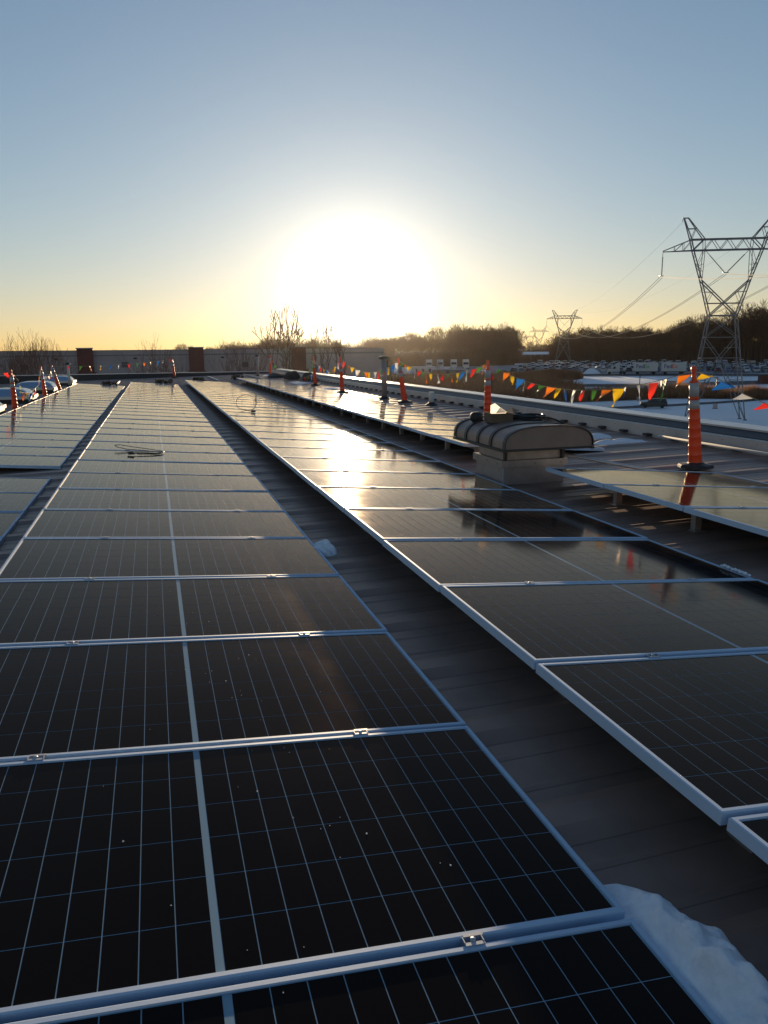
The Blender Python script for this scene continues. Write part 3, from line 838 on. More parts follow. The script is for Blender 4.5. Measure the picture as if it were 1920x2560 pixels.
b.tube(pts, .006, 5); b.box(on(XB, .58, 16.2, .0), on(XB, .66, 16.32, .05))
b.build('loose_cable', M_cable, label='black cable standing up in a loop on the row right of centre', cat='cable')
for x, y, s_, lab in ((-1.9, 37.4, 1, 'bundle of cable and clamps at the far end of the left-hand row'), (.45, 37.2, 2, 'bundle of cable and clamps at the far end of the central row'),
                     (2.05, 37.2, 3, 'tangled cables at the far end of the row right of centre'), (4.0, 38.6, 4, 'pile of cables and fittings at the far end of the right-hand row')):
    rnd = random.Random(s_); b = MB()
    for q in range(6):
        cx, cy = rnd.uniform(-.25, .25), rnd.uniform(-.4, .4)
        b.tube([(cx + rnd.uniform(.08, .2) * math.cos(t * .5), cy + rnd.uniform(.1, .25) * math.sin(t * .5), .06 + rnd.uniform(.0, .22)) for t in range(14)], .018, 4)
    for q in range(5):
        cx, cy = rnd.uniform(-.3, .3), rnd.uniform(-.4, .4); b.box((cx - .05, cy - .05, .056), (cx + .05, cy + .05, .056 + rnd.uniform(.06, .2)))
    b.build('cable_bundle', M_bag, label=lab, cat='cables', group='cable bundles at the row ends', loc=(x, y, rz(x)))

# ---------------------------------------------------------------- neighbouring building
YB = 115.0
nb = empty('neighbour_building', (0, YB, 0), 0, 'long low grey precast building with brick pilasters beyond the far parapet', 'building')
TOPZ = CZ + .44
XS = [-80 + 6.05 * i for i in range(19)] + [34.1]
for i in range(len(XS) - 1):
    b = MB(); b.box((XS[i] + .02, 0, 0), (XS[i+1] - .02, .3, TOPZ - .62)); b.build('wall_panel', M_wall, nb)
b = MB(); b.box((-80, .06, 0), (34.05, .29, TOPZ - .63)); b.box((-80, .3, 0), (34.1, 45, TOPZ - .9)); b.build('wall', M_band, nb)
b = MB(); b.box((-80, -.06, TOPZ - .80), (34.1, .34, TOPZ - .60)); b.build('band', M_band, nb)
b = MB(); b.box((-80, .02, TOPZ - .598), (34.1, .32, TOPZ - .05)); b.build('frieze', M_wall, nb)
b = MB(); b.box((-80, -.08, TOPZ - .048), (34.12, .36, TOPZ + .03)); b.build('coping', M_band, nb)
for x in (-75.2, -59.2, -42.4, -25.6, -8.72, 6.12, 20.9):
    b = MB(); b.box((x - 1.02, -.55, 0), (x + 1.02, -.001, TOPZ + .22)); po = b.build('pilaster', M_brick, nb)
    b = MB(); b.box((x - 1.12, -.65, TOPZ + .222), (x + 1.12, .4, TOPZ + .36)); b.build('cap', M_band, po)
    b = MB(); b.box((x - 1.25, -.7, 0), (x + 1.25, -.001, CZ - 2.55)); b.build('plinth', M_brick, po)
for x in (-12.5, -2.2, 9.8, -24): 
    b = MB(); b.box((x - .22, -.3, TOPZ - 1.25), (x + .22, -.001, TOPZ - 1.02)); b.build('wall_light', M_rubber, nb)
for x, z in ((-3.6, TOPZ - 2.0), (13.0, TOPZ - 2.2), (-16.5, TOPZ - 2.2)):
    b = MB(); b.box((x - .45, -.06, z - .35), (x + .45, -.001, z + .35)); v = b.build('vent', M_dark, nb)
    b = MB()
    for k in range(5): b.box((x - .42, -.085, z - .3 + k * .13), (x + .42, -.062, z - .24 + k * .13))
    b.build('louvre', M_band, v)

# ---------------------------------------------------------------- pylons and power lines
def tower_meshes(L=.088, Bc=.044):
    T = {}
    def hw(v):   # half depth of the tower at height v
        return 1.25 - .55 * min(1, v / 15.7) if v < 15.7 else .70 - .10 * min(1, (v - 15.7) / 10)
    def pr(mb, a, b_, r, both=True):
        for s_ in (-1, 1): mb.bar((a[0], s_ * hw(a[1]), a[1]), (b_[0], s_ * hw(b_[1]), b_[1]), r, 4)
    def cross(mb, a, r=Bc): mb.bar((a[0], -hw(a[1]), a[1]), (a[0], hw(a[1]), a[1]), r, 4)
    lo = MB()
    lv = [0, 3.2, 6.2, 9.4, 12.5, 15.7]
    xw = lambda v: 4.15 + (1.98 - 4.15) * v / 15.7 if v < 9.4 else (2.85 + (1.98 - 2.85) * (v - 9.4) / 6.3)
    for s_ in (-1, 1):
        for i in range(5):
            a, c = (s_ * xw(lv[i]), lv[i]), (s_ * xw(lv[i+1]), lv[i+1])
            pr(lo, a, c, L)
            lo.bar((a[0], -hw(a[1]), a[1]), (c[0], hw(c[1]), c[1]), Bc); cross(lo, c)
    T['leg_frame'] = (lo, M_steel)
    br = MB()
    pr(br, (-xw(9.4), 9.4), (xw(9.4), 9.4), Bc * 1.2); pr(br, (-xw(12.5), 12.5), (xw(12.5), 12.5), Bc); pr(br, (-1.98, 15.7), (1.98, 15.7), L)
    pr(br, (-1.98, 15.7), (xw(12.5), 12.5), Bc); pr(br, (1.98, 15.7), (-xw(12.5), 12.5), Bc)
    pr(br, (-xw(12.5), 12.5), (0, 9.4), Bc * 1.2); pr(br, (xw(12.5), 12.5), (0, 9.4), Bc * 1.2)
    pr(br, (0, 9.4), (-xw(0) * .97, .25), L * .75); pr(br, (0, 9.4), (xw(0) * .97, .25), L * .75)
    for s_ in (-1, 1):
        pr(br, (s_ * xw(6.2), 6.2), (s_ * 1.55, 5.9), Bc * .8); pr(br, (s_ * xw(9.4), 9.4), (s_ * 1.55, 5.9), Bc * .8); pr(br, (s_ * xw(3.2), 3.2), (s_ * 1.55, 5.9), Bc * .8)
        pr(br, (s_ * xw(11), 11), (s_ * .9, 10.9), Bc * .8)
    T['brace'] = (br, M_steel)
    up = MB()   # V-shaped upper body
    for s_ in (-1, 1):
        w0, k_, b_, t_, pk = (1.98, 15.7), (3.5, 20.85), (4.95, 25.2), (5.35, 26.75), (6.65, 29.85)
        for a, c in ((w0, k_), (k_, b_), (b_, t_)):
            pr(up, (s_ * a[0], a[1]), (s_ * c[0], c[1]), L)
            n = 3 if a is not b_ else 1
            for i in range(n):
                f, f2 = i / n, (i + 1) / n
                p = (s_ * (a[0] + (c[0]-a[0]) * f), a[1] + (c[1]-a[1]) * f); q = (s_ * (a[0] + (c[0]-a[0]) * f2), a[1] + (c[1]-a[1]) * f2)
                sg = 1 if i % 2 else -1
                up.bar((p[0], -sg * hw(p[1]), p[1]), (q[0], sg * hw(q[1]), q[1]), Bc * .8); cross(up, q, Bc * .8)
        pr(up, (s_ * w0[0], w0[1]), (-s_ * 3.5, 20.85), L)          # crossing braces
        pr(up, (s_ * 3.5, 20.85), (s_ * 3.35, 25.2), Bc * 1.1); pr(up, (s_ * 3.35, 25.2), (s_ * 3.45, 26.75), Bc * 1.1)
        pr(up, (s_ * 4.2, 22.95), (s_ * 3.42, 23.2), Bc * .8); pr(up, (s_ * 4.2, 22.95), (s_ * 3.38, 25.2), Bc * .8); pr(up, (s_ * 3.45, 22), (s_ * 4.2, 22.95), Bc * .8)
        pr(up, (s_ * 2.5, 17.5), (s_ * .15, 17.5), Bc * 1.3); pr(up, (s_ * 2.5, 17.5), (s_ * 1.75, 19.1), Bc * .8); pr(up, (s_ * 3.0, 19.2), (s_ * 1.75, 19.1), Bc * .8)
    T['upper_frame'] = (up, M_steel)
    arm = MB()
    pr(arm, (-5, 25.2), (5, 25.2), L); pr(arm, (-5.3, 26.75), (5.3, 26.75), L)
    xs = [-3.35 + 6.7 * i / 3 for i in range(4)]
    for i in range(3):
        a, c = xs[i], xs[i+1]; mid = (a + c) / 2
        pr(arm, (a, 25.2), (mid, 26.75), Bc); pr(arm, (mid, 26.75), (c, 25.2), Bc)
    for s_ in (-1, 1):
        pr(arm, (s_ * 5.0, 25.2), (s_ * 3.45, 26.75), L * .8)
        for z0, z1 in ((25.2, 25.1), (26.75, 25.2)):
            for q in (-1, 1): arm.bar((s_ * 5.0 if z0 < 26 else s_ * 5.3, q * .6, z0), (s_ * 9.3, 0, z1), L * .75)
        for f in (.3, .6):
            x = 5.1 + 4.2 * f
            for q in (-1, 1):
                arm.bar((s_ * x, q * .6 * (1-f), 25.2 - .1*f), (s_ * x, q * .6 * (1-f), 26.75 - 1.55 * f), Bc * .8)
                arm.bar((s_ * x, q * .6 * (1-f), 25.2 - .1*f), (s_ * (x - 1.2), q * .6 * (1-f+.28), 26.75 - 1.55 * (f-.28)), Bc * .8)
    T['crossarm'] = (arm, M_steel)
    for s_ in (-1, 1):
        pk = MB()
        for q in (-1, 1):
            pk.bar((s_ * 5.35, q * .6, 26.75), (s_ * 6.5, q * .12, 29.8), L); pk.bar((s_ * 3.45, q * .6, 26.75), (s_ * 5.85, q * .12, 29.8), L * .85)
            pk.bar((s_ * 4.75, q * .36, 28.3), (s_ * 5.95, q * .36, 28.3), Bc); pk.bar((s_ * 5.35, q * .6, 26.75), (s_ * 4.75, q * .36, 28.3), Bc)
        pk.bar((s_ * 5.8, 0, 29.84), (s_ * 6.7, 0, 29.84), L); pk.bar((s_ * 6.68, 0, 29.8), (s_ * 6.68, 0, 29.3), Bc)
        T['peak' + ('' if s_ < 0 else '_')] = (pk, M_steel)
    def ins(a, b_):
        mb = MB(); a, b_ = Vector(a), Vector(b_); d = (b_ - a)
        mb.bar(a, b_, .035, 4); p0, p1 = a + d * .2, a + d * .95
        n = 22
        for i in range(n):
            p = p0.lerp(p1, i / n); e = d.normalized() * .05
            mb.bar(p, p + e, .13, 8, .07)
        mb.bar(b_ + Vector((-.3, 0, .05)), b_ + Vector((.3, 0, .05)), .06, 4)
        return (mb, M_ins)
    T['insulator'] = ins((-9.25, 0, 25.05), (-9.25, 0, 21.6)); T['insulator_'] = ins((9.25, 0, 25.05), (9.25, 0, 21.6))
    T['insulator__'] = ins((-3.05, 0, 25.1), (-.1, 0, 21.9)); T['insulator___'] = ins((3.05, 0, 25.1), (.1, 0, 21.9))
    ft = MB()
    for s_ in (-1, 1):
        for q in (-1, 1): ft.lathe([(.3, -.4), (.3, .12), (.25, .15)], 8, (s_ * 4.15, q * 1.25, 0))
    T['footing'] = (ft, M_band)
    res = {}
    for k, (mb, mt) in T.items():
        me = mb.mesh(k.rstrip('_'), mt); mb.fix(me); res[k] = me
    return res
TW = tower_meshes(); TWF = tower_meshes(.15, .085)
LAZ = R(23.5)
def tower(x, y, z, sc, scz, label, tw=None):
    t = empty('pylon', (x, y, z), -LAZ, label, 'pylon', 'steel pylons of the power line')
    t.scale = (sc, sc, scz)
    for k, me in (tw or TW).items(): put(k.rstrip('_'), me, t)
    return Matrix.Translation((x, y, z)) @ Matrix.Rotation(-LAZ, 4, 'Z') @ Matrix.Diagonal((sc, sc, scz, 1))
T1 = tower(83.3, 100.4, 0.02, 1, 1, 'nearest steel lattice pylon, cut by the right picture edge')
T2 = tower(173.0, 307.0, 4.5, .81, .77, 'second steel pylon beyond the car lot', TWF)
T3 = tower(353.0, 673.0, 2.0, 1, 1, 'third pylon, small above the far trees', TWF)
T4 = tower(446.0, 874.0, 1.5, 1, .95, 'farthest pylon, smallest above the far trees', TWF)
def line(a, b, s_, label, rad=.035, n=40):
    t = MB(); pts = sag(Vector(a), Vector(b), s_, n); o = pts[0].copy()
    t.tube([p - o for p in pts], rad, 3, False)
    t.build('power_line', M_wire, label=label, cat='power line', group='wires of the power line', loc=o, fix=False)
T0 = Matrix.Translation((83.3 - 95, 100.4 - 218, 0)) @ Matrix.Rotation(-LAZ, 4, 'Z')
for nm, lx, lz in (('left', -9.25, 21.5), ('middle', 0, 21.75), ('right', 9.25, 21.5)):
    for off, n2 in ((-.22, 'left wire'), (.22, 'right wire')):
        line(T1 @ Vector((lx + off, 0, lz)), T2 @ Vector((lx + off, 0, lz)), 7.2, '%s of the %s conductor pair sagging between the first and second pylon' % (n2, nm))
        line(T1 @ Vector((lx + off, 0, lz)), T0 @ Vector((lx + off, 0, lz)), 6.5, '%s of the %s conductor pair leaving the nearest pylon to the right' % (n2, nm))
    line(T2 @ Vector((lx, 0, lz)), T3 @ Vector((lx, 0, lz)), 8.0, '%s conductor sagging between the second and third pylon' % nm, .05)
for nm, lx in (('left', -6.68), ('right', 6.68)):
    line(T1 @ Vector((lx, 0, 29.3)), T2 @ Vector((lx, 0, 29.3)), 5.0, '%s earth wire between the first two pylon peaks' % nm, .012)

# ---------------------------------------------------------------- vehicles beyond the roof
def car_meshes(kind):
    """x forward, origin on the ground under the middle; returns parts"""
    if kind == 'suv': prof = [(-2.3,.35),(-2.32,.95),(-2.2,1.25),(-1.95,1.68),(-.2,1.72),(.55,1.6),(1.15,1.12),(2.15,1.0),(2.33,.75),(2.33,.35)]; Wd = .93
    elif kind == 'van': prof = [(-2.4,.35),(-2.42,1.0),(-2.35,1.9),(-2.2,1.98),(.9,1.95),(1.7,1.2),(2.3,1.0),(2.4,.7),(2.4,.35)]; Wd = .97
    else: prof = [(-2.25,.33),(-2.28,.85),(-2.1,.98),(-1.6,1.02),(-.95,1.42),(.25,1.44),(1.0,1.0),(2.05,.85),(2.25,.65),(2.25,.33)]; Wd = .88
    zmax = max(p[1] for p in prof)
    def yw(z): return Wd if z < 1.0 else Wd - .2 * (z - 1.0) / max(.3, zmax - 1.0)
    b = MB(); n = len(prof)
    b.add([(x, -yw(z), z) for x, z in prof] + [(x, yw(z), z) for x, z in prof],
          [(i, (i+1) % n, n + (i+1) % n, n + i) for i in range(n)] + [tuple(range(n)), tuple(range(2*n-1, n-1, -1))])
    gl = MB()
    up = [p for p in prof if p[1] > .94]
    xs = sorted(p[0] for p in up)
    zr_ = zmax - .12; zb = 1.0 if kind != 'sedan' else .98
    x0 = {'suv': -2.05, 'van': -2.1, 'sedan': -1.35}[kind]; x1 = {'suv': .85, 'van': 1.2, 'sedan': .6}[kind]
    xa = {'suv': -1.85, 'van': -2.1, 'sedan': -.95}[kind]; xb = {'suv': .35, 'van': .85, 'sedan': .15}[kind]
    for s_ in (-1, 1):
        for fa, fb in ((.02, .34), (.37, .66), (.69, .98)):
            la, lb = x0 + (x1-x0)*fa, x0 + (x1-x0)*fb; ta, tb = xa + (xb-xa)*fa, xa + (xb-xa)*fb
            gl.add([(la, s_*(yw(zb)+.006), zb), (lb, s_*(yw(zb)+.006), zb), (tb, s_*(yw(zr_)+.006), zr_), (ta, s_*(yw(zr_)+.006), zr_)], [(0,1,2,3)])
    # windscreen / rear window
    f0, f1 = {'suv': ((1.12,1.14),(.57,1.58)), 'van': ((1.68,1.22),(.94,1.92)), 'sedan': ((.98,1.02),(.29,1.42))}[kind]
    gl.add([(f0[0]+.03,-.74,f0[1]+.03),(f0[0]+.03,.74,f0[1]+.03),(f1[0]+.03,.66,f1[1]-.0),(f1[0]+.03,-.66,f1[1]-.0)], [(0,1,2,3)])
    r0, r1 = {'suv': ((-2.2,1.25),(-1.97,1.64)), 'van': ((-2.41,1.1),(-2.36,1.85)), 'sedan': ((-1.6,1.03),(-1.0,1.4))}[kind]
    gl.add([(r0[0]-.02,-.72,r0[1]+.02),(r0[0]-.02,.72,r0[1]+.02),(r1[0]-.02,.64,r1[1]),(r1[0]-.02,-.64,r1[1])], [(0,1,2,3)])
    return b, gl, prof, Wd
wh_ = MB()
wh_.lathe([(.02, -.1), (.3, -.1), (.33, -.07), (.33, .07), (.3, .1), (.02, .1)], 14, M=Matrix.Rotation(math.pi/2, 4, 'X'))
ME_wheel = wh_.mesh('wheel', M_tyre); wh_.fix(ME_wheel)
hl = MB(); hl.box((-.03, -.16, -.07), (.05, .16, .07)); ME_hl = hl.mesh('headlight', M_lamp)
M_dkcar = mat('dark_green_paint', (0.016, 0.019, 0.016), 0.4, coat=.1)
sv = empty('car', (87.6, 121.8, terr(87.6, 121.8) + .07), math.atan2(2.7, -3.8), 'dark green car driving left on the snowy driveway by the pylon', 'car')
b, gl, prof, Wd = car_meshes('suv')
b.build('body', M_dkcar, sv); gl.build('windows', M_glass, sv)
for x in (-1.45, 1.45):
    for y in (-.84, .84):
        o = put('wheel', ME_wheel, sv); o.location = (x, y, .33)
for y in (-.66, .66):
    o = put('headlight', ME_hl, sv); o.location = (2.3, y, .82)
# cars packed in the lot: one mesh each, too small to show parts
PAINTS = [('white', (.62,.62,.62)), ('silver', (.36,.37,.39)), ('black', (.02,.02,.022)), ('dark red', (.16,.02,.02)), ('blue', (.04,.08,.22)), ('grey', (.16,.165,.175)), ('pale', (.48,.47,.44))]
LOTM = {}
for pn, pc in PAINTS:
    mp = mat(pn.replace(' ', '_') + '_car_paint', pc, .35, coat=.3)
    for kd in ('sedan', 'suv', 'van'):
        b, gl, prof, Wd = car_meshes(kd)
        b.cur = 1; b.add(gl.v, gl.f)
        b.cur = 2
        for x in (-1.4, 1.4):
            for y in (-Wd + .08, Wd - .08): b.lathe([(.02,-.1),(.33,-.09),(.33,.09),(.02,.1)], 8, M=Matrix.Translation((x, y, .33)) @ Matrix.Rotation(math.pi/2, 4, 'X'))
        b.cur = 3
        zt_ = max(p[1] for p in prof); tops = [p[0] for p in prof if p[1] > zt_ - .14]
        b.box((min(tops), -Wd + .24, zt_ - .02), (max(tops), Wd - .24, zt_ + .07))
        me = b.mesh('parked_car', [mp, M_glass, M_tyre, M_snow]); b.fix(me); LOTM[(pn, kd)] = me
rnd = random.Random(12)
d_ = Vector((.83, -.557)); n2_ = Vector((.557, .83)); O_ = Vector((134.5, 245.5))
placed = 0
for j in range(8):
    for i in range(-5, 36):
        if rnd.random() < .10 + .02 * j: continue
        p = O_ + n2_ * (3.6 + 7.0 * j + rnd.uniform(-.4, .4)) + d_ * (2.85 * i + rnd.uniform(-.25, .25) + j * .6)
        if j == 7 and i > 10 and rnd.random() < .5: continue
        if placed >= 290: break
        CN = globals().setdefault('CNT', {}); CN[j] = CN.get(j, 0) + 1
        pn = rnd.choice([q[0] for q in PAINTS] + ['white', 'silver', 'grey']); kd = rnd.choice(('sedan', 'sedan', 'suv', 'suv', 'van'))
        o = put('parked_car', LOTM[(pn, kd)], None, '%s %s, %s from left in %s row of far car lot' % (pn, {'sedan': 'saloon car', 'suv': 'tall car', 'van': 'van'}[kd], ORDN(CN[j]), ORD[j]), 'car', 'cars packed into the far lot')
        o.location = (p.x, p.y, terr(p.x, p.y) + .08)
        o.rotation_euler.z = math.atan2(n2_.y, n2_.x) + (math.pi if rnd.random() < .5 else 0) + rnd.uniform(-.06, .06)
        placed += 1
# articulated lorry with two box trailers
HD = math.atan2(.55, -.83)
def tractor(x, y, z, rot, label, group=None, hood=True):
    t = empty('lorry_cab', (x, y, z), rot, label, 'lorry cab', group)
    b = MB()
    b.prism([(-1.1, .9), (1.3, .9), (1.32, 1.9), (.75, 2.9), (.2, 3.55), (-1.1, 3.95)], 'y', -1.22, 1.22)
    if hood: b.prism([(1.3, .75), (2.9, .7), (2.95, 1.35), (2.7, 1.7), (1.32, 1.95)], 'y', -1.0, 1.0)
    b.build('cab', M_truckw, t)
    b = MB(); b.add([(1.34, -1.05, 1.98), (1.34, 1.05, 1.98), (.82, 1.0, 2.85), (.82, -1.0, 2.85)], [(0,1,2,3)])
    for s_ in (-1, 1): b.add([(.2, s_*1.23, 1.85), (1.2, s_*1.23, 1.85), (.75, s_*1.23, 2.6), (.2, s_*1.23, 2.7)], [(0,1,2,3)])
    b.build('windows', M_glass, t)
    b = MB(); b.box((-3.0, -.5, .7), (2.9, .5, .95)); b.build('chassis', M_tyre, t)
    for xx in (-2.6, -1.5, 2.1):
        for yy in (-1.0, 1.0):
            o = put('wheel', ME_wheel, t); o.location = (xx, yy, .5); o.scale = (1.5, 1.6, 1.5)
    return t
zr3 = 2.55
tractor(147.6, 226.6, zr3, HD, 'white lorry cab pulling two white trailers past the car lot')
def trailer(xa, ya, xb, yb, second, label, ink):
    c = ((xa + xb) / 2, (ya + yb) / 2, zr3 - .02)
    t = empty('trailer', c, HD, label, 'trailer', 'white box trailers of the lorry')
    Ln = math.hypot(xb - xa, yb - ya)
    b = MB(); b.box((-Ln/2, -1.25, 1.1), (Ln/2, 1.25, 3.85)); b.build('box', M_truckw, t)
    b = MB(); b.box((-Ln/2 - .02, -1.27, 3.852), (Ln/2 + .02, 1.27, 3.93)); b.build('roof_rail', M_galv, t)
    b = MB(); b.box((-Ln/2 + .1, -.5, .85), (Ln/2 - .1, .5, 1.098)); b.build('chassis', M_tyre, t)
    b = MB(); b.box((-Ln/2 + 1.8, -1.2, .35), (-Ln/2 + 2.0, 1.2, 1.098)); b.build('landing_gear', M_tyre, t)
    for xx in (-Ln/2 + 1.1, Ln/2 - 1.3):
        for yy in (-1.0, 1.0):
            o = put('wheel', ME_wheel, t); o.location = (xx, yy, .5); o.scale = (1.5, 1.6, 1.5)
    for txt, mt, x0 in (('Fed', M_purple, Ln * .40), ('Ex', ink, Ln * .40 - 2.42)):
        cu = bpy.data.curves.new('lettering', 'FONT'); cu.body = txt; cu.size = 1.75; cu.extrude = .01; cu.offset = .03
        tmp = bpy.data.objects.new('tmp', cu); COL.objects.link(tmp)
        dg = bpy.context.evaluated_depsgraph_get(); me = bpy.data.meshes.new_from_object(tmp.evaluated_get(dg))
        bpy.data.objects.remove(tmp)
        me.materials.clear(); me.materials.append(mt)
        o = put('lettering', me, t)
        # face the camera side (+y local after heading): text runs from -x side mirrored correctly
        o.rotation_euler = (math.pi / 2, 0, math.pi); o.location = (x0, 1.262, 2.15)
    return t
trailer(150.8, 221.6, 157.0, 217.5, False, 'first white trailer lettered FedEx in purple and green', M_green)
trailer(157.9, 216.9, 164.2, 212.8, True, 'second white trailer lettered FedEx in purple and orange', M_oink)
b = MB(); blob('snow_pile', (142.5, 233.5, terr(142.5, 233.5)), 3.2, 2.2, 1.5, M_snow, 'ploughed snow pile in front of the lorry cab', 'snow', 31, .25, pw=1.0)
blob('snow_pile', (81.0, 127.5, terr(81, 127)), 2.4, 1.2, .7, M_snow, 'low ploughed snow pile beside the driveway near the parapet', 'snow', 32, .3, pw=1.0)
for x, y, lab in ((104.5, 290, 'far white lorry cab, leftmost of four facing the wood'), (108.4, 288, 'far white lorry cab, second of four facing the wood'),
                  (113.2, 285.6, 'far white lorry cab, third of four facing the wood'), (117.2, 283, 'far white lorry cab, rightmost of four facing the wood')):
    tractor(x, y, terr(x, y), R(250), lab, 'far row of parked white lorry cabs')
def shed(x, y, rot, L, Dp, H, label, mt, snowroof=True, nm='storage_container'):
    t = empty(nm, (x, y, terr(x, y)), rot, label, 'container' if nm != 'house' else 'house')
    b = MB(); b.box((-L/2, -Dp/2, 0), (L/2, Dp/2, H)); b.build('body' if nm != 'house' else 'wall', mt, t)
    b = MB(); b.box((-L/2 - .1, -Dp/2 - .1, H + .003), (L/2 + .1, Dp/2 + .1, H + .15)); b.build('roof', M_snow if snowroof else M_band, t)
    b = MB()
    for k in range(3): b.box((-L/2 + L*(.2 + .3*k) - L*.05, -Dp/2 - .03, H*.3), (-L/2 + L*(.2+.3*k) + L*.05, -Dp/2 - .002, H*.75))
    b.build('door', M_dark, t)
shed(92.6, 262, R(-38), 8.5, 2.6, 2.7, 'long pale container far away beside the brush, left of the cabs', M_truckw)
shed(96.5, 248, R(-35), 11, 2.6, 2.2, 'low grey container behind the pennants left of the cabs', M_band)
hs = empty('house', (249.6, 479.4, 4.6), R(-30), 'far long house with a snowy roof behind the flag pole', 'house')
b = MB(); b.box((-8, -5, 0), (8, 5, 3.0)); b.build('wall', M_band, hs)
b = MB(); b.prism([(-6, 3.01), (6, 3.01), (0, 4.7)], 'x', -8.6, 8.6); b.build('roof', M_snow, hs)
for x in (-6, -2, 2, 6):
    b = MB(); b.box((x - .8, -5.06, 1.0), (x + .8, -5.002, 2.3)); b.build('window', M_glass, hs)
# flag pole with a striped flag
fpz = terr(182.7, 366.3)
fl = empty('flagpole', (182.7, 366.3, fpz), 0, 'tall white pole flying a striped flag in front of the far house', 'flagpole')
b = MB(); b.lathe([(.14, 0), (.07, 7.6), (.12, 7.7), (.01, 7.8)], 8); b.build('pole', M_pvc, fl)
sm_ = [mat('flag_red', (.45, .03, .04), .7), mat('flag_white', (.7, .7, .7), .7), mat('flag_blue', (.03, .05, .2), .7)]
b = MB()
for k in range(13):
    b.cur = k % 2; z1, z0 = 7.4 - k * .125, 7.4 - (k + 1) * .125
    x0 = -1.0 if k < 7 else -.06
    for i in range(8):
        xa, xb = x0 + (-2.5 - x0) * i / 8, x0 + (-2.5 - x0) * (i + 1) / 8
        f = lambda x: .18 * math.sin(x * 3) ; g_ = lambda x: .16 * x * x * .35
        b.add([(xa, f(xa), z0 - g_(xa)), (xb, f(xb), z0 - g_(xb)), (xb, f(xb), z1 - g_(xb)), (xa, f(xa), z1 - g_(xa))], [(0,1,2,3)])
b.cur = 2
for i in range(4):
    xa, xb = -.06 - .235 * i, -.06 - .235 * (i + 1)
    b.add([(xa, f(xa), 7.4 - 7*.125 - g_(xa)), (xb, f(xb), 7.4 - 7*.125 - g_(xb)), (xb, f(xb), 7.4 - g_(xb)), (xa, f(xa), 7.4 - g_(xa))], [(0,1,2,3)])
b.build('flag', sm_, fl, fix=False)
# street furniture on the snowy ground
def lamp_post(x, y, hgt, label):
    z = terr(x, y); t = empty('lamp_post', (x, y, z), 0, label, 'lamp post', 'lamp posts along the snowy drive')
    b = MB(); b.lathe([(.42, 0), (.42, .75), (.38, .8)], 10); b.build('base', M_wall, t)
    b = MB(); b.lathe([(.09, .8), (.07, hgt)], 8); b.build('pole', M_dkcar, t)
    b = MB(); b.box((-.5, -.18, hgt), (.35, .18, hgt + .16)); b.build('lamp_head', M_dkcar, t)
lamp_post(94.3, 136.2, 5.2, 'dark lamp post on a concrete base beside the reeds, left of the nearest post')
lamp_post(111.5, 134.5, 4.1, 'dark lamp post seen between the pylon legs')
eb = empty('utility_box', (96.4, 116.2, terr(96.4, 116.2)), R(-35), 'grey utility box on the snow behind the white pennant', 'utility box')
b = MB(); b.box((-.36, -.3, .1), (.36, .3, .95)); b.build('cabinet', M_galv, eb); b = MB(); b.box((-.45, -.4, -.1), (.45, .4, .099)); b.build('slab', M_band, eb)
b = MB(); b.box((-.38, -.34, .952), (.38, .32, 1.0)); b.build('lid', M_dark, eb)
for x, y, lab in ((125.4, 141.1, 'left of three'), (124.5, 137.9, 'middle one of three'), (123.8, 134.9, 'right one of three'), (131.0, 150.5, 'farther back, alone')):
    t = MB(); t.lathe([(.17, -.2), (.17, .85), (.13, .95), (.02, .97)], 8); t.build('bollard', M_under, label='short dark wooden bollard beside the footpath, ' + lab, cat='bollard', group='bollards along the footpath', loc=(x, y, terr(x, y)))
sg = empty('sign_board', (207, 232.7, terr(207, 232.7)), R(-35), 'small pale board on posts on the far snow right of the pylon', 'sign')
b = MB(); b.box((-1.5, -.08, 1.0), (1.5, .08, 2.7)); b.build('board', M_wall, sg)
for x in (-1.2, 1.2): b = MB(); b.box((x - .08, -.06, -.1), (x + .08, .06, .998)); b.build('post', M_under, sg)
ct = empty('waste_container', (117.3, 158.0, terr(117.3, 158)), R(-30), 'grey waste container on the snow behind the red pennant', 'container')
b = MB(); b.prism([(-1.0, .15), (1.0, .15), (1.2, 1.9), (-1.2, 1.9)], 'x', -1.6, 1.6); b.build('bin', M_galv, ct); b = MB(); b.box((-1.65, -1.25, 1.903), (1.65, 1.25, 2.0)); b.build('lid', M_dark, ct)
rp_ = empty('storage_shed', (152.5, 163.5, terr(152.5, 163.5)), R(-30), 'dark brown shed at the right picture edge beyond the access road', 'shed')
b = MB(); b.box((-3, -2, 0), (3, 2, 2.0)); b.build('wall', M_brick, rp_); b = MB(); b.box((-3.2, -2.2, 2.003), (3.2, 2.2, 2.15)); b.build('roof', M_dark, rp_)

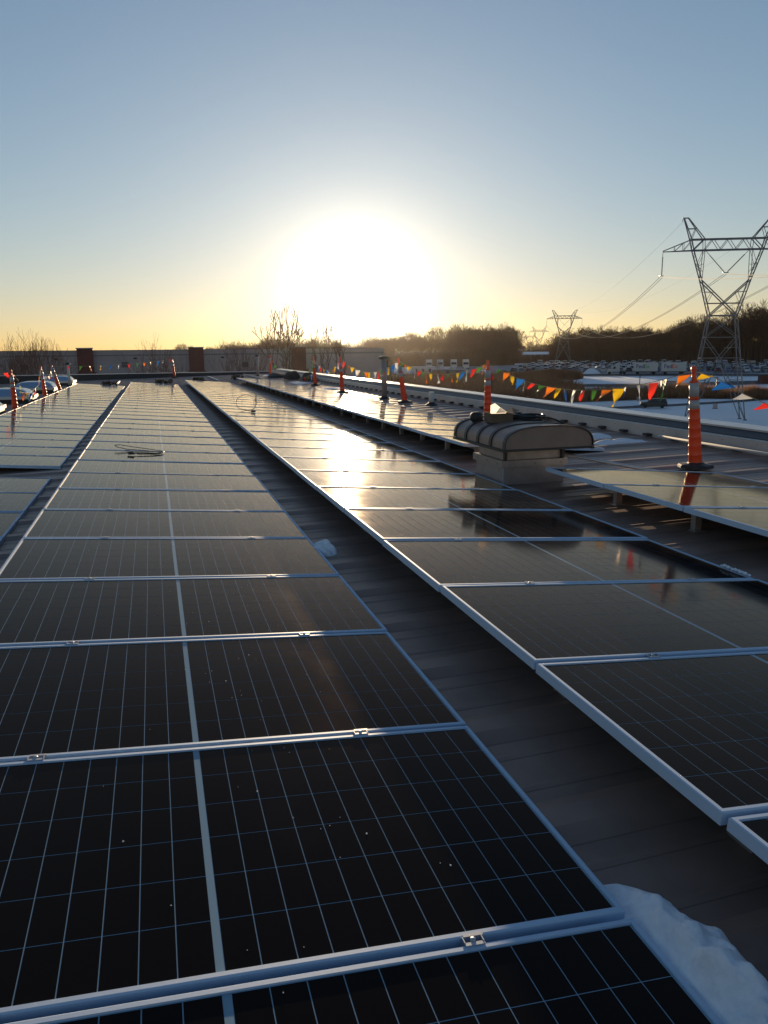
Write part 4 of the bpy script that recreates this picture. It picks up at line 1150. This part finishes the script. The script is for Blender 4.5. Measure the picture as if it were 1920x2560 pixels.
# ---------------------------------------------------------------- dry reeds
def blades(name, poly_near, poly_far, n, hmin, hmax, seed, label, lean=.22, wid=.05):
    rnd = random.Random(seed); b = MB()
    for i in range(n):
        t, s_ = rnd.random(), rnd.random()
        p = interp(poly_near, t).lerp(interp(poly_far, t), s_)
        cl = .5 + .5 * math.sin(p.x * .35 + 1.7 * math.sin(p.y * .21)) * math.sin(p.y * .31)
        h_ = rnd.uniform(hmin, hmax) * (.6 + .55 * cl)
        z = terr(p.x, p.y); a = rnd.uniform(0, 6.28); l = rnd.gauss(0, lean) * h_; l2 = rnd.gauss(0, lean) * h_
        w = rnd.uniform(.6, 1.4) * wid; c, s2 = math.cos(a) * w, math.sin(a) * w
        b.add([(p.x - c, p.y - s2, z - .1), (p.x + c, p.y + s2, z - .1), (p.x + c * .8 + l * .4, p.y + s2 * .8 + l2 * .4, z + h_ * .6), (p.x + l, p.y + l2, z + h_), (p.x - c * .8 + l * .4, p.y - s2 * .8 + l2 * .4, z + h_ * .6)], [(0, 1, 2, 4), (4, 2, 3)])
    b.build(name, M_brush, label=label, cat='dry grass', kind='stuff', fix=False)
blades('reeds', [(80, 138.5), (102.9, 137.6), (113, 131.5), (121, 125)], [(93, 156), (114, 152.5), (119, 142), (125, 132)], 15000, 1.2, 2.4, 1, 'strip of brown reeds between the driveway and the snow')
blades('brush', [(42, 172), (60, 158), (72, 150), (82, 141)], [(58, 258), (92, 232), (108, 206), (95, 158)], 26000, 1.2, 3.0, 2, 'field of brown brush below the right parapet', .25, .07)
blades('hedge', [(99, 214), (109, 206), (117, 200)], [(104, 222), (115, 213), (123, 206)], 9000, 1.8, 3.0, 3, 'dark hedge in front of the car lot', .12, .10)

# ---------------------------------------------------------------- bare trees
def fork_mesh(seed, H, r0, levels, ang, base=.3, ratio=.80, twig=.03, up=.10, stems=1, kids=(2, 3), side=.5, sp0=.25, width=1.0):
    """winter tree that keeps forking: clear trunk, rounded crown of fine twigs"""
    rnd = random.Random(seed); tr, cr = MB(), MB()
    L0 = H * (1 - base) / sum(ratio ** i for i in range(levels)) * 1.12
    def limb(p, d, L, r, lev):
        n = 3 if lev < 3 else 2
        pts = [p.copy()]; q = p.copy(); dd = d.copy()
        for i in range(n):
            dd = (dd + Vector((rnd.gauss(0, .10), rnd.gauss(0, .10), rnd.gauss(up * .25, .06)))).normalized()
            q = q + dd * (L / n); pts.append(q.copy())
        r1 = max(r * .72, twig)
        for i in range(n):
            ra = r + (r1 - r) * i / n; rb = r + (r1 - r) * (i + 1) / n
            cr.bar(pts[i], pts[i+1], ra, 4 if lev < 2 else 3, rb, cap=False)
        if lev >= levels - 1: return
        k = rnd.randint(*kids); o1 = dd.orthogonal().normalized(); o2 = dd.cross(o1); a0 = rnd.uniform(0, 6.28)
        for j in range(k):
            a_ = a0 + 6.28 * j / k + rnd.gauss(0, .35); sp = math.tan(ang * rnd.uniform(.55, 1.25))
            nd = (dd + (o1 * math.cos(a_) + o2 * math.sin(a_)) * sp + Vector((0, 0, up))).normalized()
            limb(pts[-1], nd, L * ratio * rnd.uniform(.78, 1.15), max(r1 * (.80 if k == 2 else .68), twig), lev + 1)
        if rnd.random() < side:
            a_ = rnd.uniform(0, 6.28); nd = (dd + (o1 * math.cos(a_) + o2 * math.sin(a_)) * 1.0 + Vector((0, 0, up))).normalized()
            limb(pts[1], nd, L * ratio * .7, max(r1 * .5, twig), lev + 2 if lev + 2 < levels else levels - 1)
    for st in range(stems):
        d = Vector((rnd.gauss(0, .04 if stems == 1 else sp0), rnd.gauss(0, .04 if stems == 1 else sp0), 1)).normalized()
        p = Vector((0, 0, -.3)) if stems == 1 else Vector((rnd.uniform(-.5, .5), rnd.uniform(-.5, .5), -.3))
        n = 4; q = p.copy(); bl = H * base
        for i in range(n):
            q2 = q + (d + Vector((rnd.gauss(0, .04), rnd.gauss(0, .04), 0))).normalized() * ((bl + .3) / n)
            tr.bar(q, q2, r0 * (1.15 - .3 * i / n), 7, r0 * (1.15 - .3 * (i + 1) / n), smooth=True, cap=False); q = q2
        k = 3; a0 = rnd.uniform(0, 6.28)
        for j in range(k):
            a_ = a0 + 6.28 * j / k + rnd.gauss(0, .3); sp = math.tan(ang * rnd.uniform(.45, 1.0))
            limb(q, (d + Vector((math.cos(a_) * sp, math.sin(a_) * sp, up))).normalized(), L0 * rnd.uniform(.85, 1.12), r0 * .62, 0)
    zs = sorted(v[2] for v in cr.v); f = H / zs[int(len(zs) * .997)]            # bring the crown top to the wanted height
    cx = sum(v[0] for v in cr.v) / len(cr.v); cy = sum(v[1] for v in cr.v) / len(cr.v)
    fx = f * width
    for mb in (tr, cr): mb.v = [((v[0] - cx * max(0, v[2]) / H * .8) * fx, (v[1] - cy * max(0, v[2]) / H * .8) * fx, v[2] * f) for v in mb.v]
    return tr.mesh('trunk', M_bark), cr.mesh('crown', M_bark)
def tree(meshes, x, y, z, sc, rot, label, cat='tree', name='bare_tree', group=None, szm=1.0):
    t = empty(name, (x, y, z), rot, label, cat, group); t.scale = (sc, sc, sc * szm)
    put('trunk', meshes[0], t); put('crown', meshes[1], t)
WOODV = [fork_mesh(100 + i, 16, .20, 7, R(27 + 3 * (i % 4)), .16 + .05 * (i % 3), .80, .036, .13) for i in range(7)]
rnd = random.Random(77)
def wood(poly, n, hs, depth, group, label):
    """poly = front edge of the wood (x,y,height); trees fill depth metres behind it"""
    for i in range(n):
        t = (i + rnd.random()) / n; k = t * (len(poly) - 1); j = min(int(k), len(poly) - 2); f = k - j
        a, c = Vector(poly[j]), Vector(poly[j + 1]); p = a.lerp(c, f)
        out = Vector((p.x, p.y, 0)).normalized()
        q = p + out * (rnd.random() ** 1.3 * depth)
        h_ = p.z * rnd.uniform(.78, 1.12)
        if rnd.random() < .16: h_ *= 1.14
        tree(rnd.choice(WOODV), q.x, q.y, terr(q.x, q.y) - .1, h_ / 16.0, rnd.uniform(0, 6.28), label, 'tree', 'bare_tree', group)
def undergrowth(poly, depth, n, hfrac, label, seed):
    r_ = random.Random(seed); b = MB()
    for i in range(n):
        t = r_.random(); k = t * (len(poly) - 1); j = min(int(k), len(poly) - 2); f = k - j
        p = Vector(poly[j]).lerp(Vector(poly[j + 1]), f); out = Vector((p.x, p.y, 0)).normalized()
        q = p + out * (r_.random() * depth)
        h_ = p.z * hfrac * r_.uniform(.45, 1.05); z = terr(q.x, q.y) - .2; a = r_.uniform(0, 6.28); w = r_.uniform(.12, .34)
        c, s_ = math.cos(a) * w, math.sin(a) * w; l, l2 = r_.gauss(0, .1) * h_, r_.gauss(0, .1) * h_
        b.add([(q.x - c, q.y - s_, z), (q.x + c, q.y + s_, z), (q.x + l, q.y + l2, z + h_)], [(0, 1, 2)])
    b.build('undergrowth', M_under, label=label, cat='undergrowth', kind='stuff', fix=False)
# front edges of the woods: (x, y, tree height)
wr = [(171, 314, 11), (180, 304, 13.0), (188, 296, 13.5), (198, 291, 15.0), (208, 280, 14.5), (216, 270, 16.5), (226, 262, 18.5), (236, 252, 21), (262, 232, 22)]
wl_ = [(84, 312, 11.0), (96, 318, 12.5), (110, 312, 12.5), (122, 306, 13.5), (132, 302, 16.0), (142, 302, 15.2), (148, 304, 11)]
wb = [(22, 332, 9.5), (44, 326, 12.6), (60, 320, 11.0), (84, 312, 11.0)]
wf = [(236, 560, 11), (300, 540, 11), (340, 520, 12)]
wood(wr, 120, 1, 26, 'trees of the dark wood on the right', 'leafless tree in the dark wood behind the car lot and the pylon')
wood(wl_, 70, 1, 18, 'trees of the wood in the middle', 'leafless tree in the backlit wood right of the sun')
wood(wb, 44, 1, 16, 'trees behind the grey building', 'leafless tree showing above the roof of the grey building')
wood(wf, 30, 1, 20, 'trees of the farthest wood', 'small leafless tree in the farthest wood behind the snowy house')
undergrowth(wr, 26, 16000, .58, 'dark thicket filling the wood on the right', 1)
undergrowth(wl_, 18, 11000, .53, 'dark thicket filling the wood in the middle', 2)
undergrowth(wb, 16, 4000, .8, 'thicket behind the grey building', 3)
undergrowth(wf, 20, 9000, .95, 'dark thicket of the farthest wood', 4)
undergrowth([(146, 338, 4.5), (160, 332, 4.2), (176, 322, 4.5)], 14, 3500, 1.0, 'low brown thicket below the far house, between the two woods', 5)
# single trees one can tell apart
big = fork_mesh(21, 15.2, .30, 6, R(30), .42, .84, .050, .22, kids=(2, 2), side=.25, width=.72)
tree(big, 12.6, 76.3, 0, 1.0, 1.2, 'tall bare tree in front of the grey building, left of the sun')
shr = [fork_mesh(40 + i, 11.5, .085, 6, R(24), .22, .80, .014, .12, stems=4, kids=(2, 2), side=.4, sp0=.18, width=.62) for i in range(3)]
thin = [fork_mesh(60 + i, 12.5, .09, 5, R(12), .55, .80, .024, .30, kids=(1, 2), side=.6) for i in range(2)]
for i, (x, y, h_, lab) in enumerate(((8.2, 77.3, 12.2, 'bushy bare tree in front of the wall between the second pilaster and the tall tree'), (.75, 79.6, 12.2, 'bushy bare tree in front of the wall between the two left pilasters'),
        (-10.2, 82.8, 13.0, 'wide bushy bare tree left of the first pilaster'), (-13.8, 83.9, 12.7, 'bushy bare tree cut by the left picture edge'), (11.2, 76.8, 11.0, 'low bushy tree at the foot of the tall tree'), (-12.0, 83.4, 12.0, 'bare shrub behind the left marker posts'))):
    tree(shr[i % 3], x, y, 0, h_ / 11.5, i * 1.3, lab)
for i, (x, y, h_, lab) in enumerate(((16.4, 75.2, 14.2, 'slim bare sapling left of the sun, the taller of two'), (15.2, 75.6, 13.0, 'slim bare sapling right of the tall tree, the shorter of two'), (17.6, 75.0, 12.2, 'thin sapling in the sun glare before the building'), (23.0, 74.0, 11.9, 'thin sapling under the sun before the wood'))):
    tree(thin[i % 2], x, y, 0, h_ / 12.5, i * 2.1, lab)
farv = WOODV[2]
for x, y, h_, lab in ((-14.6, 340, 9.6, 'far bare tree peeping over the wall between the left pilasters'), (-5.0, 340, 8.4, 'lower far bare tree peeping over the wall between the left pilasters'), (13.2, 335, 11.4, 'far rounded bare tree above the wall right of the second pilaster'),
                      (-42, 330, 10.5, 'far bare tree above the wall at the left picture edge')):
    tree(farv, x, y, terr(x, y), h_ / 16.0, x, lab)
tree(WOODV[4], 243, 243, terr(243, 243), 1.42, .4, 'tallest bare tree at the right picture edge')
# bushes by the flagpole and before the lot
for i, (x, y, h_, lab) in enumerate(((112, 222, 5.0, 'bare bush before the lot, left of the flag pole'), (117.5, 214, 5.5, 'bare bush rising over the hedge before the car lot'), (122.5, 216, 5.0, 'bare bush at the right end of the hedge'), (92, 246, 5.5, 'bare bush near the far lorry cabs'))):
    tree(shr[i % 3], x, y, terr(x, y), h_ / 11.5, i, lab, name='bare_bush', cat='bush')

# ---------------------------------------------------------------- thin winter haze over the whole place
HAZE = 0.000015
if HAZE:
    b = MB(); b.box((-160, -60, -1.0), (620, 960, 48)); hz = b.build('haze', [], label='thin warm winter haze in the low sun', cat='haze', kind='stuff')
    hm = bpy.data.materials.new('haze'); hm.use_nodes = True; nt = hm.node_tree; nt.nodes.remove(nt.nodes['Principled BSDF'])
    pv = nt.nodes.new('ShaderNodeVolumePrincipled'); pv.inputs['Color'].default_value = (.95, .90, .85, 1)
    pv.inputs['Density'].default_value = HAZE; pv.inputs['Anisotropy'].default_value = .88
    nt.links.new(pv.outputs[0], nt.nodes['Material Output'].inputs['Volume']); hz.data.materials.append(hm)
